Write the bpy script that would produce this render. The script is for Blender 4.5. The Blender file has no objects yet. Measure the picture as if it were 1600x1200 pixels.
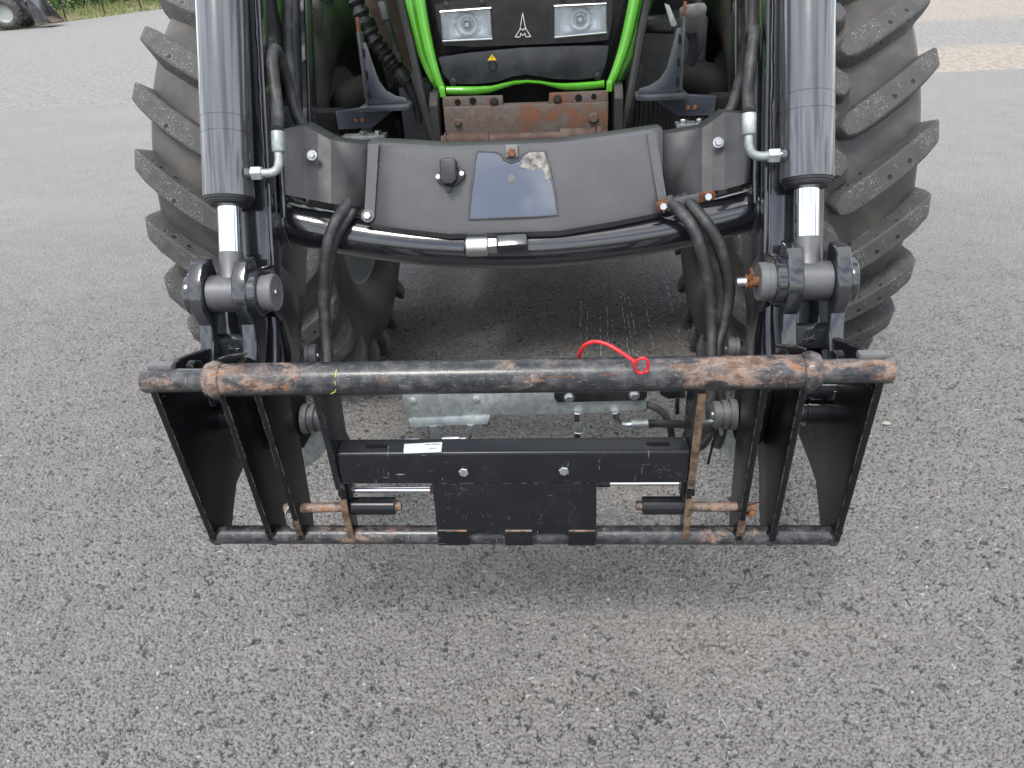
import bpy, bmesh, math, random
import numpy as np
from mathutils import Vector, Matrix

R = math.radians
random.seed(7)
rng = np.random.default_rng(7)
scene = bpy.context.scene
COL = scene.collection

# ------------------------------------------------------------------ camera
CAM = np.array([0.1042, 0.0, 1.35])
PITCH, YAW, ROLL, FPX = R(29.0), R(4.76), R(3.08), 1200.0
_fw = np.array([-math.sin(YAW)*math.cos(PITCH), math.cos(YAW)*math.cos(PITCH), -math.sin(PITCH)])
_rt0 = np.array([math.cos(YAW), math.sin(YAW), 0.0])
_up0 = np.cross(_rt0, _fw)
_rt = math.cos(ROLL)*_rt0 - math.sin(ROLL)*_up0
_up = math.sin(ROLL)*_rt0 + math.cos(ROLL)*_up0
cam_d = bpy.data.cameras.new('camera')
cam_d.sensor_width = 36.0
cam_d.lens = 36.0*FPX/1600.0
cam_d.clip_start = 0.05
cam_d.clip_end = 1000.0
cam = bpy.data.objects.new('camera', cam_d)
COL.objects.link(cam)
cam.matrix_world = Matrix(((_rt[0], _up[0], -_fw[0], CAM[0]), (_rt[1], _up[1], -_fw[1], CAM[1]),
                           (_rt[2], _up[2], -_fw[2], CAM[2]), (0, 0, 0, 1)))
scene.camera = cam


def S(px, py, Y=None, X=None, Z=None):
    """survey: the world point on the sight line of a photo pixel at a known depth, side or height"""
    d = _fw + _rt*(px-800)/FPX - _up*(py-600)/FPX
    if Y is not None: t = Y/d[1]
    elif X is not None: t = (X-CAM[0])/d[0]
    else: t = (Z-CAM[2])/d[2]
    return Vector(CAM + t*d)


# ------------------------------------------------------------------ light
SUN_EL, SUN_AZ = 58.0, 200.0      # azimuth: degrees from +Y towards +X
world = bpy.data.worlds.new('World')
scene.world = world
world.use_nodes = True
wn, wl = world.node_tree.nodes, world.node_tree.links
wn.clear()
w_out = wn.new('ShaderNodeOutputWorld')
w_bg = wn.new('ShaderNodeBackground')
w_bg.inputs['Strength'].default_value = 0.13
w_sky = wn.new('ShaderNodeTexSky')
w_sky.sky_type = 'NISHITA'
w_sky.sun_disc = False
w_sky.sun_elevation = R(SUN_EL)
w_sky.sun_rotation = R(SUN_AZ)
w_sky.air_density = 1.0
w_sky.dust_density = 1.5
w_tc = wn.new('ShaderNodeTexCoord')
w_sep = wn.new('ShaderNodeSeparateXYZ')
w_mz = wn.new('ShaderNodeMath'); w_mz.operation = 'MAXIMUM'; w_mz.inputs[1].default_value = 0.0
w_dz = wn.new('ShaderNodeMath'); w_dz.operation = 'ADD'; w_dz.inputs[1].default_value = 0.28
w_dx = wn.new('ShaderNodeMath'); w_dx.operation = 'DIVIDE'
w_dy = wn.new('ShaderNodeMath'); w_dy.operation = 'DIVIDE'
w_cmb = wn.new('ShaderNodeCombineXYZ')
w_ns = wn.new('ShaderNodeTexNoise')
w_ns.inputs['Scale'].default_value = 2.1
w_ns.inputs['Detail'].default_value = 4.0
w_ns.inputs['Roughness'].default_value = 0.55
w_rp = wn.new('ShaderNodeValToRGB')
w_rp.color_ramp.elements[0].position = 0.43
w_rp.color_ramp.elements[0].color = (0, 0, 0, 1)
w_rp.color_ramp.elements[1].position = 0.56
w_rp.color_ramp.elements[1].color = (1, 1, 1, 1)
w_cl = wn.new('ShaderNodeValToRGB')          # cloud tones, thin to thick
w_cl.color_ramp.elements[0].position = 0.40
w_cl.color_ramp.elements[0].color = (15.0, 15.1, 15.4, 1)
w_cl.color_ramp.elements[1].position = 0.72
w_cl.color_ramp.elements[1].color = (8.0, 8.3, 8.8, 1)
w_mx = wn.new('ShaderNodeMix'); w_mx.data_type = 'RGBA'
wl.new(w_tc.outputs['Generated'], w_sep.inputs[0])
wl.new(w_sep.outputs['Z'], w_mz.inputs[0]); wl.new(w_mz.outputs[0], w_dz.inputs[0])
wl.new(w_sep.outputs['X'], w_dx.inputs[0]); wl.new(w_dz.outputs[0], w_dx.inputs[1])
wl.new(w_sep.outputs['Y'], w_dy.inputs[0]); wl.new(w_dz.outputs[0], w_dy.inputs[1])
wl.new(w_dx.outputs[0], w_cmb.inputs[0]); wl.new(w_dy.outputs[0], w_cmb.inputs[1])
wl.new(w_cmb.outputs[0], w_ns.inputs['Vector'])
wl.new(w_ns.outputs['Fac'], w_rp.inputs[0]); wl.new(w_ns.outputs['Fac'], w_cl.inputs[0])
wl.new(w_rp.outputs[0], w_mx.inputs['Factor'])
wl.new(w_sky.outputs[0], w_mx.inputs['A']); wl.new(w_cl.outputs[0], w_mx.inputs['B'])
wl.new(w_mx.outputs['Result'], w_bg.inputs['Color'])
wl.new(w_bg.outputs[0], w_out.inputs['Surface'])

sun_d = bpy.data.lights.new('sun', 'SUN')
sun_d.energy = 1.5
sun_d.angle = R(14.0)
sun_d.color = (1.0, 0.96, 0.9)
sun = bpy.data.objects.new('sun', sun_d)
COL.objects.link(sun)
_sd = Vector((math.sin(R(SUN_AZ))*math.cos(R(SUN_EL)), math.cos(R(SUN_AZ))*math.cos(R(SUN_EL)), math.sin(R(SUN_EL))))
sun.rotation_euler = _sd.to_track_quat('Z', 'Y').to_euler()
sun.location = (0, -10, 20)

scene.view_settings.view_transform = 'Standard'
scene.view_settings.look = 'None'
scene.view_settings.exposure = 0.7
scene.view_settings.gamma = 1.0
scene.view_settings.use_curve_mapping = False
scene.render.engine = 'CYCLES'
scene.cycles.max_bounces = 6
scene.cycles.diffuse_bounces = 3
scene.cycles.glossy_bounces = 3
scene.cycles.caustics_refractive = False
scene.cycles.use_denoising = True


# ------------------------------------------------------------------ material helpers
class N:
    """small node-tree builder"""
    def __init__(self, name):
        self.m = bpy.data.materials.new(name)
        self.m.use_nodes = True
        self.t = self.m.node_tree
        self.t.nodes.clear()
        self.out = self.t.nodes.new('ShaderNodeOutputMaterial')
        self.b = self.t.nodes.new('ShaderNodeBsdfPrincipled')
        self.t.links.new(self.b.outputs[0], self.out.inputs[0])
        self.tc = self.t.nodes.new('ShaderNodeTexCoord')

    def put(self, sock, v):
        if isinstance(v, bpy.types.NodeSocket): self.t.links.new(v, sock)
        elif isinstance(v, (tuple, list)) and len(v) == 3 and sock.type == 'RGBA': sock.default_value = (*v, 1)
        else: sock.default_value = v

    def set(self, **k):
        for n, v in k.items():
            self.put(self.b.inputs[n.replace('_', ' ')], v)

    def obj(self): return self.tc.outputs['Object']

    def mapping(self, scale, vec=None, rot=(0, 0, 0), loc=(0, 0, 0)):
        n = self.t.nodes.new('ShaderNodeMapping')
        n.inputs['Scale'].default_value = scale
        n.inputs['Rotation'].default_value = rot
        n.inputs['Location'].default_value = loc
        self.put(n.inputs[0], vec or self.obj())
        return n.outputs[0]

    def noise(self, scale, detail=4, rough=.55, vec=None, dist=0, col=False):
        n = self.t.nodes.new('ShaderNodeTexNoise')
        n.inputs['Scale'].default_value = scale
        n.inputs['Detail'].default_value = detail
        n.inputs['Roughness'].default_value = rough
        n.inputs['Distortion'].default_value = dist
        self.put(n.inputs['Vector'], vec or self.obj())
        return n.outputs['Color' if col else 'Fac']

    def voro(self, scale, feature='F1', vec=None, out='Distance', rand=1.0):
        n = self.t.nodes.new('ShaderNodeTexVoronoi')
        n.feature = feature
        n.inputs['Scale'].default_value = scale
        n.inputs['Randomness'].default_value = rand
        self.put(n.inputs['Vector'], vec or self.obj())
        return n.outputs[out]

    def math(self, op, a, b=0.0, c=None, clamp=False):
        n = self.t.nodes.new('ShaderNodeMath'); n.operation = op; n.use_clamp = clamp
        self.put(n.inputs[0], a); self.put(n.inputs[1], b)
        if c is not None: self.put(n.inputs[2], c)
        return n.outputs[0]

    def vmath(self, op, a, b):
        n = self.t.nodes.new('ShaderNodeVectorMath'); n.operation = op
        self.put(n.inputs[0], a); self.put(n.inputs[1], b)
        return n.outputs['Value' if op in ('DOT_PRODUCT', 'LENGTH', 'DISTANCE') else 'Vector']

    def step(self, v, a, b, lo=0.0, hi=1.0):
        n = self.t.nodes.new('ShaderNodeMapRange'); n.interpolation_type = 'SMOOTHSTEP'
        self.put(n.inputs['Value'], v)
        n.inputs['From Min'].default_value = a; n.inputs['From Max'].default_value = b
        n.inputs['To Min'].default_value = lo; n.inputs['To Max'].default_value = hi
        return n.outputs[0]

    def mix(self, f, a, b):
        n = self.t.nodes.new('ShaderNodeMix'); n.data_type = 'RGBA'
        self.put(n.inputs['Factor'], f)
        self.put(n.inputs['A'], a); self.put(n.inputs['B'], b)
        return n.outputs['Result']

    def fmix(self, f, a, b):
        n = self.t.nodes.new('ShaderNodeMix'); n.data_type = 'FLOAT'
        self.put(n.inputs['Factor'], f); self.put(n.inputs['A'], a); self.put(n.inputs['B'], b)
        return n.outputs['Result']

    def ramp(self, f, stops, const=False):
        n = self.t.nodes.new('ShaderNodeValToRGB')
        cr = n.color_ramp
        if const: cr.interpolation = 'CONSTANT'
        while len(cr.elements) < len(stops): cr.elements.new(0.5)
        for e, (p, c) in zip(cr.elements, stops):
            e.position = p
            e.color = (*c, 1) if isinstance(c, (tuple, list)) else (c, c, c, 1)
        self.put(n.inputs[0], f)
        return n.outputs[0]

    def xyz(self, vec=None):
        n = self.t.nodes.new('ShaderNodeSeparateXYZ'); self.put(n.inputs[0], vec or self.obj())
        return n.outputs

    def bump(self, h, strength=.3, dist=.002, normal=None):
        n = self.t.nodes.new('ShaderNodeBump')
        n.inputs['Strength'].default_value = strength
        n.inputs['Distance'].default_value = dist
        self.put(n.inputs['Height'], h)
        if normal: self.put(n.inputs['Normal'], normal)
        return n.outputs[0]

    def edge(self, radius=.004):
        """wear mask: 1 on rubbed edges of the piece"""
        bv = self.t.nodes.new('ShaderNodeBevel'); bv.samples = 4
        bv.inputs['Radius'].default_value = radius
        g = self.t.nodes.new('ShaderNodeNewGeometry')
        d = self.vmath('DOT_PRODUCT', bv.outputs[0], g.outputs['Normal'])
        return self.step(d, .98, .80)


RUST = [(0.3, (.055, .022, .012)), (0.5, (.20, .075, .028)), (0.62, (.34, .15, .06)), (0.75, (.42, .24, .13))]


def paint(name, base, rough=.25, coat=.4, dust=.25, rust=0.0, edge=0.0, scratch=.3, dustcol=(.22, .20, .17), bump=.12, metal=0.0, spec=.5):
    """painted steel with dust, hairline scratches, chipped edges and rust"""
    n = N(name)
    col = n.mix(n.noise(9, 3), base, tuple(c*1.5+.004 for c in base))
    d = n.step(n.noise(14, 8, .68, dist=.4), .45, .8)
    f = n.noise(260, 3, .7)
    dm = n.math('MULTIPLY', d, dust)
    dm = n.math('MULTIPLY', dm, n.step(f, .3, .7, .4, 1))
    col = n.mix(dm, col, dustcol)
    rg = n.math('ADD', n.math('MULTIPLY', d, .25*min(1, dust*2.5)), n.math('MULTIPLY_ADD', n.noise(30, 5, .6), .16, rough-.08))
    if scratch:
        s = n.noise(1.0, 2, .5, vec=n.mapping((260, 34, 30), rot=(.3, .5, .8)))
        s2 = n.noise(1.0, 2, .5, vec=n.mapping((22, 300, 260), rot=(-.5, .2, .3)))
        sm = n.math('MULTIPLY', n.math('MAXIMUM', n.step(s, .70, .76), n.step(s2, .71, .77)), n.step(n.noise(5, 2), .45, .65))
        col = n.mix(n.math('MULTIPLY', sm, scratch), col, (.30, .30, .30))
    if edge:
        e = n.math('MULTIPLY', n.edge(.0028), n.step(n.noise(46, 5, .7), .62-.24*edge, .72-.24*edge))
        ec = n.ramp(n.noise(70, 5, .65), [(.35, (.10, .095, .09)), (.5, (.24, .22, .20)), (.60, (.20, .12, .07)), (.72, (.11, .05, .025))])
        col = n.mix(e, col, ec)
        rg = n.math('ADD', rg, n.math('MULTIPLY', e, .3))
    if rust:
        r = n.step(n.noise(11, 9, .7, dist=.3), .72-.3*rust, .76-.3*rust)
        col = n.mix(r, col, n.ramp(n.noise(60, 6, .7), RUST))
        rg = n.math('ADD', rg, n.math('MULTIPLY', r, .45))
    n.set(Base_Color=col, Roughness=n.math('MINIMUM', rg, .95), Coat_Weight=coat, Coat_Roughness=.06, Metallic=metal, Specular_IOR_Level=spec)
    if bump:
        n.set(Normal=n.bump(n.noise(120, 4, .6), bump, .0006))
    return n.m


def simple(name, base, rough=.5, metal=0.0, var=.25, vs=40, bump=0.0, bs=200, dust=0.0, coat=0.0, dustcol=(.25, .23, .20), spec=.5):
    n = N(name)
    col = n.mix(n.noise(vs, 6, .6), tuple(c*(1-var) for c in base), tuple(min(1, c*(1+var)) for c in base))
    if dust:
        col = n.mix(n.math('MULTIPLY', n.step(n.noise(vs*.5, 8, .65), .42, .72), dust), col, dustcol)
    n.set(Base_Color=col, Roughness=n.math('MULTIPLY_ADD', n.noise(vs*1.4, 5, .6), .22, max(.02, rough-.11)) if rough > .08 else rough,
          Metallic=metal, Coat_Weight=coat, Specular_IOR_Level=spec)
    if bump: n.set(Normal=n.bump(n.noise(bs, 4, .65), bump, .001))
    return n.m


M = {}
M['boom'] = paint('black boom paint', (.009, .010, .013), .14, 1.0, .14, 0, .12, .15, dustcol=(.16, .16, .165), bump=.015)
M['frame'] = paint('worn black frame paint', (.005, .006, .008), .26, 0, .05, .08, .45, .8, spec=.32)
M['plate'] = paint('black plate paint', (.0035, .004, .005), .30, 0, .025, .04, .75, .6, spec=.22)
M['link'] = paint('black cast link paint', (.012, .014, .018), .18, .8, .08, 0, .10, .2, bump=.25)
M['cylinder'] = paint('gloss anthracite cylinder paint', (.068, .071, .076), .18, 1.0, .03, 0, 0, .12, bump=.01, metal=.45)
M['cover'] = paint('matt grey plastic cover', (.060, .061, .064), .40, 0, .30, 0, .15, .30, dustcol=(.17, .163, .155), bump=.15)
M['sidecover'] = simple('dark plastic side cover', (.028, .029, .031), .48, 0, .15, 20, .12, 900, .30, dustcol=(.12, .115, .11))
M['hose'] = simple('black rubber hose', (.022, .022, .023), .52, 0, .2, 60, .2, 700, .55, dustcol=(.11, .11, .11))
M['plastic'] = simple('black plastic', (.009, .009, .010), .42, 0, .2, 30, .1, 500, .2, dustcol=(.10, .10, .10))
M['void'] = simple('shade-darkened black iron', (.005, .005, .005), .75, 0, .3, 20, .2, 90, .15, dustcol=(.02, .019, .018), spec=.25)  # engine-bay, hole and slot shade put into this near-black base
M['iron'] = simple('dusty dark iron', (.012, .012, .011), .6, 0, .4, 25, .3, 160, .5, dustcol=(.05, .046, .042))
M['chrome'] = simple('polished chrome', (.82, .83, .85), .05, 1.0, .02)
M['steel'] = simple('zinc plated steel', (.55, .56, .57), .32, 1.0, .15, 60, .1, 400)
M['brushed'] = simple('bare scuffed steel', (.135, .135, .14), .46, .6, .45, 38, .35, 300, .25, dustcol=(.10, .10, .10))
M['cap'] = simple('grey pin cap', (.115, .115, .117), .45, 0, .25, 70, .2, 400, .4, dustcol=(.16, .16, .16))
M['red'] = simple('red rubber', (.55, .018, .022), .32, 0, .18, 60, .2, 300)
M['yellow'] = simple('yellow warning print', (.75, .48, .02), .4, 0, .08)
M['chalk'] = simple('yellow marker', (.42, .43, .05), .7, 0, .35, 300)
M['white'] = simple('white print', (.75, .76, .77), .35, 0, .05)
M['label'] = simple('pale sticker', (.62, .67, .66), .4, 0, .08, 90)
M['ink'] = simple('black ink', (.02, .02, .02), .5, 0, .05)
M['panel'] = simple('slate plastic nose panel', (.016, .018, .023), .38, 0, .15, 20, .12, 600, .35, dustcol=(.09, .092, .10))
M['bezel'] = simple('glossy black bezel', (.010, .010, .012), .22, 0, .1, 30, 0, 1, .12, dustcol=(.08, .08, .08))
M['green'] = paint('bright green hood paint', (.085, .34, .025), .15, .7, .06, 0, 0, 0, bump=0)
M['rim'] = simple('pale grey wheel rim', (.34, .36, .36), .45, .2, .12, 30, .1, 200, .3)
M['bracket'] = paint('blue-grey bracket paint', (.026, .033, .043), .30, .2, .30, .16, .8, .3)
M['redbrown'] = simple('rusty brown sheet', (.075, .040, .028), .75, 0, .45, 30, .3, 200, .3)


def rusty_iron():
    n = N('heavily rusted casting')
    a = n.noise(16, 9, .68, dist=.4)
    col = n.ramp(a, [(.30, (.060, .048, .042)), (.45, (.120, .100, .088)), (.55, (.105, .070, .052)), (.64, (.17, .060, .026)), (.8, (.20, .085, .04))])
    sp = n.step(n.noise(180, 4, .7), .56, .70)
    col = n.mix(n.math('MULTIPLY', sp, .5), col, (.26, .22, .19))
    n.set(Base_Color=col, Roughness=.82, Normal=n.bump(n.noise(90, 8, .7), .7, .0015))
    return n.m


def rust_paint(name, tone=1.0):
    n = N(name)
    col = n.ramp(n.noise(40, 8, .7), [(p, tuple(c*tone for c in q)) for p, q in RUST])
    n.set(Base_Color=col, Roughness=.8, Normal=n.bump(n.noise(200, 6, .7), .6, .001))
    return n.m


def galvanised():
    n = N('galvanised sheet steel')
    v = n.voro(95, out='Color')
    k = n.xyz(v)[0]
    a = n.noise(22, 7, .65)
    col = n.mix(k, (.26, .29, .29), (.38, .41, .41))
    col = n.mix(n.step(a, .48, .70), col, (.50, .53, .51))
    n.set(Base_Color=col, Metallic=.55, Roughness=n.math('MULTIPLY_ADD', a, .3, .32), Normal=n.bump(a, .1, .001))
    return n.m


def worn_bar(name, stops, gain=1.0):
    """black bar rubbed bare and rusted where tools hook on; stops give wear along the bar, left to right"""
    n = N(name)
    x, y, z = n.xyz()
    u = n.math('MULTIPLY_ADD', x, 1/1.26, .5)
    wear = n.ramp(u, stops)
    g = n.t.nodes.new('ShaderNodeNewGeometry')
    nz = n.xyz(g.outputs['Normal'])
    upw = n.step(n.math('ADD', n.math('MULTIPLY', nz[2], .7), n.math('MULTIPLY', nz[1], -.7)), -.15, .75)
    big = n.noise(1.0, 8, .68, vec=n.mapping((22, 34, 34)), dist=.5)
    base = n.mix(n.noise(30, 4), (.008, .009, .012), (.018, .020, .024))
    # scuffs: dull grey haze and loose scratches on the upper side
    hz = n.step(n.noise(34, 7, .72), .42, .70)
    sc1 = n.step(n.noise(1, 2, .5, vec=n.mapping((60, 420, 420), rot=(.2, .5, .6))), .64, .70)
    sc2 = n.step(n.noise(1, 2, .5, vec=n.mapping((380, 70, 70), rot=(.1, .3, -.4))), .66, .72)
    haze = n.math('MULTIPLY', upw, n.math('MAXIMUM', n.math('MULTIPLY', hz, .30), n.math('MULTIPLY', n.math('MAXIMUM', sc1, sc2), .5)))
    col = n.mix(haze, base, (.24, .235, .23))
    w = n.math('ADD', big, n.math('MULTIPLY', wear, n.fmix(upw, .30*gain, .9*gain)))
    rm = n.math('MULTIPLY', n.step(n.math('ADD', w, n.math('MULTIPLY', n.math('SUBTRACT', n.noise(210, 4, .7), .5), .28)), .72, .90), .94)
    rc = n.ramp(n.noise(1, 7, .74, vec=n.mapping((26, 46, 46), loc=(2, 4, 1))),
                [(.30, (.040, .022, .016)), (.40, (.105, .050, .028)), (.47, (.16, .095, .062)), (.53, (.235, .19, .165)), (.60, (.25, .115, .045)), (.70, (.25, .085, .020))])
    col = n.mix(rm, col, rc)
    bm_ = n.step(n.math('ADD', n.noise(1, 7, .72, vec=n.mapping((40, 60, 60), loc=(3, 1, 7))), n.math('MULTIPLY', wear, .24)), .70, .80)
    col = n.mix(n.math('MULTIPLY', bm_, n.math('MULTIPLY', upw, .7)), col, (.36, .34, .33))
    n.set(Base_Color=col, Roughness=n.math('MULTIPLY_ADD', rm, .38, .33), Coat_Weight=.15,
          Normal=n.bump(n.math('ADD', n.noise(140, 7, .7), n.math('MULTIPLY', rm, .8)), .35, .0012))
    return n.m


M['rustiron'] = rusty_iron()
M['rust'] = rust_paint('orange rust', .72)
M['rustpin'] = rust_paint('dull rusty pin', .5)
M['galv'] = galvanised()
M['topbar'] = worn_bar('worn top bar', [(.0, .16), (.05, .36), (.085, .12), (.10, .36), (.14, .34), (.21, .38), (.26, .12), (.45, .08), (.50, .24), (.56, .25), (.60, .08),
                                        (.68, .14), (.74, .30), (.80, .37), (.88, .32), (.91, .34), (.94, .28), (1.0, .38)])
M['botbar'] = worn_bar('worn bottom bar', [(.0, .10), (.10, .10), (.17, .20), (.22, .36), (.34, .28), (.40, .10), (.60, .10), (.70, .28), (.82, .36), (.9, .12), (1, .10)], .8)
n_ = N('rusted plate edge')
n_.set(Base_Color=n_.ramp(n_.noise(48, 7, .7), [(.34, (.012, .012, .013)), (.44, (.06, .040, .026)), (.50, (.10, .062, .036)), (.58, (.16, .11, .072)), (.68, (.17, .075, .030))]), Roughness=.75, Normal=n_.bump(n_.noise(160, 5, .7), .5, .001))
M['rustedge'] = n_.m
M['weld'] = worn_bar('rubbed weld ring', [(0, .34), (1, .34)])
M['lockpin'] = worn_bar('rubbed lock pin', [(0, .42), (1, .42)])


def tyre_mat():
    n = N('dusty tyre rubber')
    a = n.noise(7, 7, .6)
    col = n.mix(n.step(a, .35, .7), (.034, .033, .032), (.080, .072, .062))
    col = n.mix(n.math('MULTIPLY', n.step(n.noise(90, 5, .7), .62, .75), .35), col, (.22, .20, .18))
    n.set(Base_Color=col, Roughness=n.math('MULTIPLY_ADD', a, .2, .42), Specular_IOR_Level=.5, Normal=n.bump(n.noise(160, 5, .6), .15, .001))
    return n.m


def lug_mat():
    n = N('scuffed tyre lug')
    a = n.noise(25, 6, .65)
    col = n.mix(a, (.036, .036, .036), (.085, .083, .080))
    sp = n.step(n.noise(330, 3, .7), .57, .66)
    col = n.mix(n.math('MULTIPLY', sp, n.step(n.noise(14, 3), .38, .6)), col, (.42, .41, .40))
    hole = n.step(n.voro(22, rand=.9), .16, .12)
    col = n.mix(n.math('MULTIPLY', hole, .9), col, (.006, .006, .006))
    h = n.math('SUBTRACT', n.math('MULTIPLY', n.noise(240, 5, .7), .35), hole)
    n.set(Base_Color=col, Roughness=.72, Normal=n.bump(h, .7, .003))
    return n.m


M['tyre'] = tyre_mat()
M['lug'] = lug_mat()


def lamp_glass():
    n = N('clear headlamp glass')
    tr = n.t.nodes.new('ShaderNodeBsdfTransparent'); tr.inputs[0].default_value = (.95, .97, .98, 1)
    gl = n.t.nodes.new('ShaderNodeBsdfGlossy'); gl.inputs['Roughness'].default_value = .02
    fr = n.t.nodes.new('ShaderNodeFresnel'); fr.inputs[0].default_value = 1.5
    mx = n.t.nodes.new('ShaderNodeMixShader')
    n.t.links.new(fr.outputs[0], mx.inputs[0]); n.t.links.new(tr.outputs[0], mx.inputs[1]); n.t.links.new(gl.outputs[0], mx.inputs[2])
    n.t.links.new(mx.outputs[0], n.out.inputs[0])
    return n.m


M['glass'] = lamp_glass()
M['reflector'] = simple('aluminised reflector', (.93, .94, .95), .2, .12, .03)
n_ = N('clear label film')
n_.set(Base_Color=n_.mix(n_.step(n_.noise(9, 5, .6), .4, .7), (.020, .026, .038), (.038, .044, .056)), Roughness=.05, Coat_Weight=1.0, Coat_Roughness=.02, Coat_IOR=2.0, Specular_IOR_Level=1.0,
       Normal=n_.bump(n_.noise(9, 3, .5), .22, .006))
M['film'] = n_.m
n_ = N('torn sticker backing')
n_.set(Base_Color=n_.ramp(n_.noise(70, 8, .75), [(.38, (.07, .07, .065)), (.5, (.20, .19, .17)), (.60, (.34, .32, .30)), (.72, (.30, .17, .10))]), Roughness=.8)
M['torn'] = n_.m


# ------------------------------------------------------------------ geometry helpers
class G:
    """collects shapes, then links them as ONE mesh object"""
    def __init__(self): self.v = []; self.f = []

    def add(self, vs, fs):
        o = len(self.v)
        self.v += [tuple(p) for p in vs]
        self.f += [tuple(i+o for i in q) for q in fs]
        return self

    def box(self, c, s, rot=None):
        c = Vector(c)
        vs = []
        for dx, dy, dz in ((-1, -1, -1), (1, -1, -1), (1, 1, -1), (-1, 1, -1), (-1, -1, 1), (1, -1, 1), (1, 1, 1), (-1, 1, 1)):
            p = Vector((dx*s[0]/2, dy*s[1]/2, dz*s[2]/2))
            if rot is not None: p = rot @ p
            vs.append(c+p)
        return self.add(vs, [(0, 3, 2, 1), (4, 5, 6, 7), (0, 1, 5, 4), (1, 2, 6, 5), (2, 3, 7, 6), (3, 0, 4, 7)])

    def prism(self, a, b):
        """two matching outlines joined: a is the near one"""
        n = len(a)
        fs = [tuple(range(n)), tuple(range(2*n-1, n-1, -1))]
        fs += [(i, i+n, (i+1) % n+n, (i+1) % n) for i in range(n)]
        return self.add(list(a)+list(b), fs)

    def px(self, poly, x0, x1):     # outline in (Y, Z), thickness along X
        return self.prism([(x0, p[0], p[1]) for p in poly], [(x1, p[0], p[1]) for p in poly])

    def py(self, poly, y0, y1):     # outline in (X, Z), thickness along Y
        return self.prism([(p[0], y0, p[1]) for p in poly], [(p[0], y1, p[1]) for p in poly])

    def pz(self, poly, z0, z1):
        return self.prism([(p[0], p[1], z0) for p in poly], [(p[0], p[1], z1) for p in poly])

    def slab(self, pts, off):       # outline of 3-D points, thickened by the vector off
        off = Vector(off)
        return self.prism([Vector(p) for p in pts], [Vector(p)+off for p in pts])

    def tube(self, path, r, n=14, caps=True, sub=0, closed=False):
        P = [Vector(p) for p in path]
        rr = list(r) if isinstance(r, (list, tuple)) else [r]*len(P)
        if sub and len(P) > 2: P, rr = smooth_path(P, rr, sub, closed)
        m = len(P)
        T = []
        for i in range(m):
            if closed: t = P[(i+1) % m]-P[i-1]
            else: t = P[min(i+1, m-1)]-P[max(i-1, 0)]
            T.append(t.normalized())
        u = T[0].orthogonal().normalized()
        vs, fs = [], []
        for i in range(m):
            u = (u - T[i]*u.dot(T[i]))
            if u.length < 1e-6: u = T[i].orthogonal()
            u.normalize()
            w = T[i].cross(u)
            for k in range(n):
                a = 2*math.pi*k/n
                vs.append(P[i]+(u*math.cos(a)+w*math.sin(a))*rr[i])
        for i in range(m if closed else m-1):
            j = (i+1) % m
            for k in range(n):
                k2 = (k+1) % n
                fs.append((i*n+k, i*n+k2, j*n+k2, j*n+k))
        if caps and not closed:
            fs.append(tuple(range(n-1, -1, -1)))
            fs.append(tuple((m-1)*n+k for k in range(n)))
        return self.add(vs, fs)

    def cyl(self, p0, p1, r0, r1=None, n=28):
        return self.tube([p0, p1], [r0, r0 if r1 is None else r1], n)

    def rod(self, p0, p1, prof, n=32):
        """turned part: prof is [(t along the axis in metres, radius)]"""
        p0, p1 = Vector(p0), Vector(p1)
        d = (p1-p0).normalized()
        u = d.orthogonal().normalized(); w = d.cross(u)
        vs, fs = [], []
        for t, r in prof:
            for k in range(n):
                a = 2*math.pi*k/n
                vs.append(p0+d*t+(u*math.cos(a)+w*math.sin(a))*r)
        for i in range(len(prof)-1):
            for k in range(n):
                k2 = (k+1) % n
                fs.append((i*n+k, i*n+k2, (i+1)*n+k2, (i+1)*n+k))
        fs.append(tuple(range(n-1, -1, -1)))
        fs.append(tuple((len(prof)-1)*n+k for k in range(n)))
        return self.add(vs, fs)

    def hexnut(self, p, d, r, h):
        p, d = Vector(p), Vector(d).normalized()
        return self.rod(p, p+d, [(0, r), (h*.82, r), (h, r*.88)], 6)

    def build(self, name, mat, parent=None, bevel=0.0, seg=2, smooth=35, cut=30):
        me = bpy.data.meshes.new(name)
        me.from_pydata(self.v, [], self.f)
        bm = bmesh.new(); bm.from_mesh(me)
        bmesh.ops.recalc_face_normals(bm, faces=bm.faces)
        if bevel:
            es = [e for e in bm.edges if len(e.link_faces) == 2 and e.calc_face_angle(0) > R(cut)]
            bmesh.ops.bevel(bm, geom=es, offset=bevel, segments=seg, profile=.6, affect='EDGES', clamp_overlap=True)
        bm.to_mesh(me); bm.free()
        for p in me.polygons: p.use_smooth = True
        me.set_sharp_from_angle(angle=R(smooth))
        me.materials.append(M[mat] if isinstance(mat, str) else mat)
        return link(name, me, parent)


def smooth_path(P, rr, sub, closed=False):
    out, ro = [], []
    m = len(P)
    for i in range(m if closed else m-1):
        g = (lambda k: P[k % m]) if closed else (lambda k: P[max(0, min(m-1, k))])
        p0, p1, p2, p3 = g(i-1), g(i), g(i+1), g(i+2)
        for s in range(sub):
            t = s/sub
            out.append(.5*((2*p1)+(p2-p0)*t+(2*p0-5*p1+4*p2-p3)*t*t+(3*p1-p0-3*p2+p3)*t**3))
            ro.append(rr[i]*(1-t)+rr[(i+1) % m]*t)
    if not closed: out.append(P[-1]); ro.append(rr[-1])
    return out, ro


def link(name, data, parent=None):
    o = bpy.data.objects.new(name, data)
    COL.objects.link(o)
    if parent is not None:
        o.parent = parent
        if parent.get('root'): o.location = -parent.location
    return o


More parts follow.
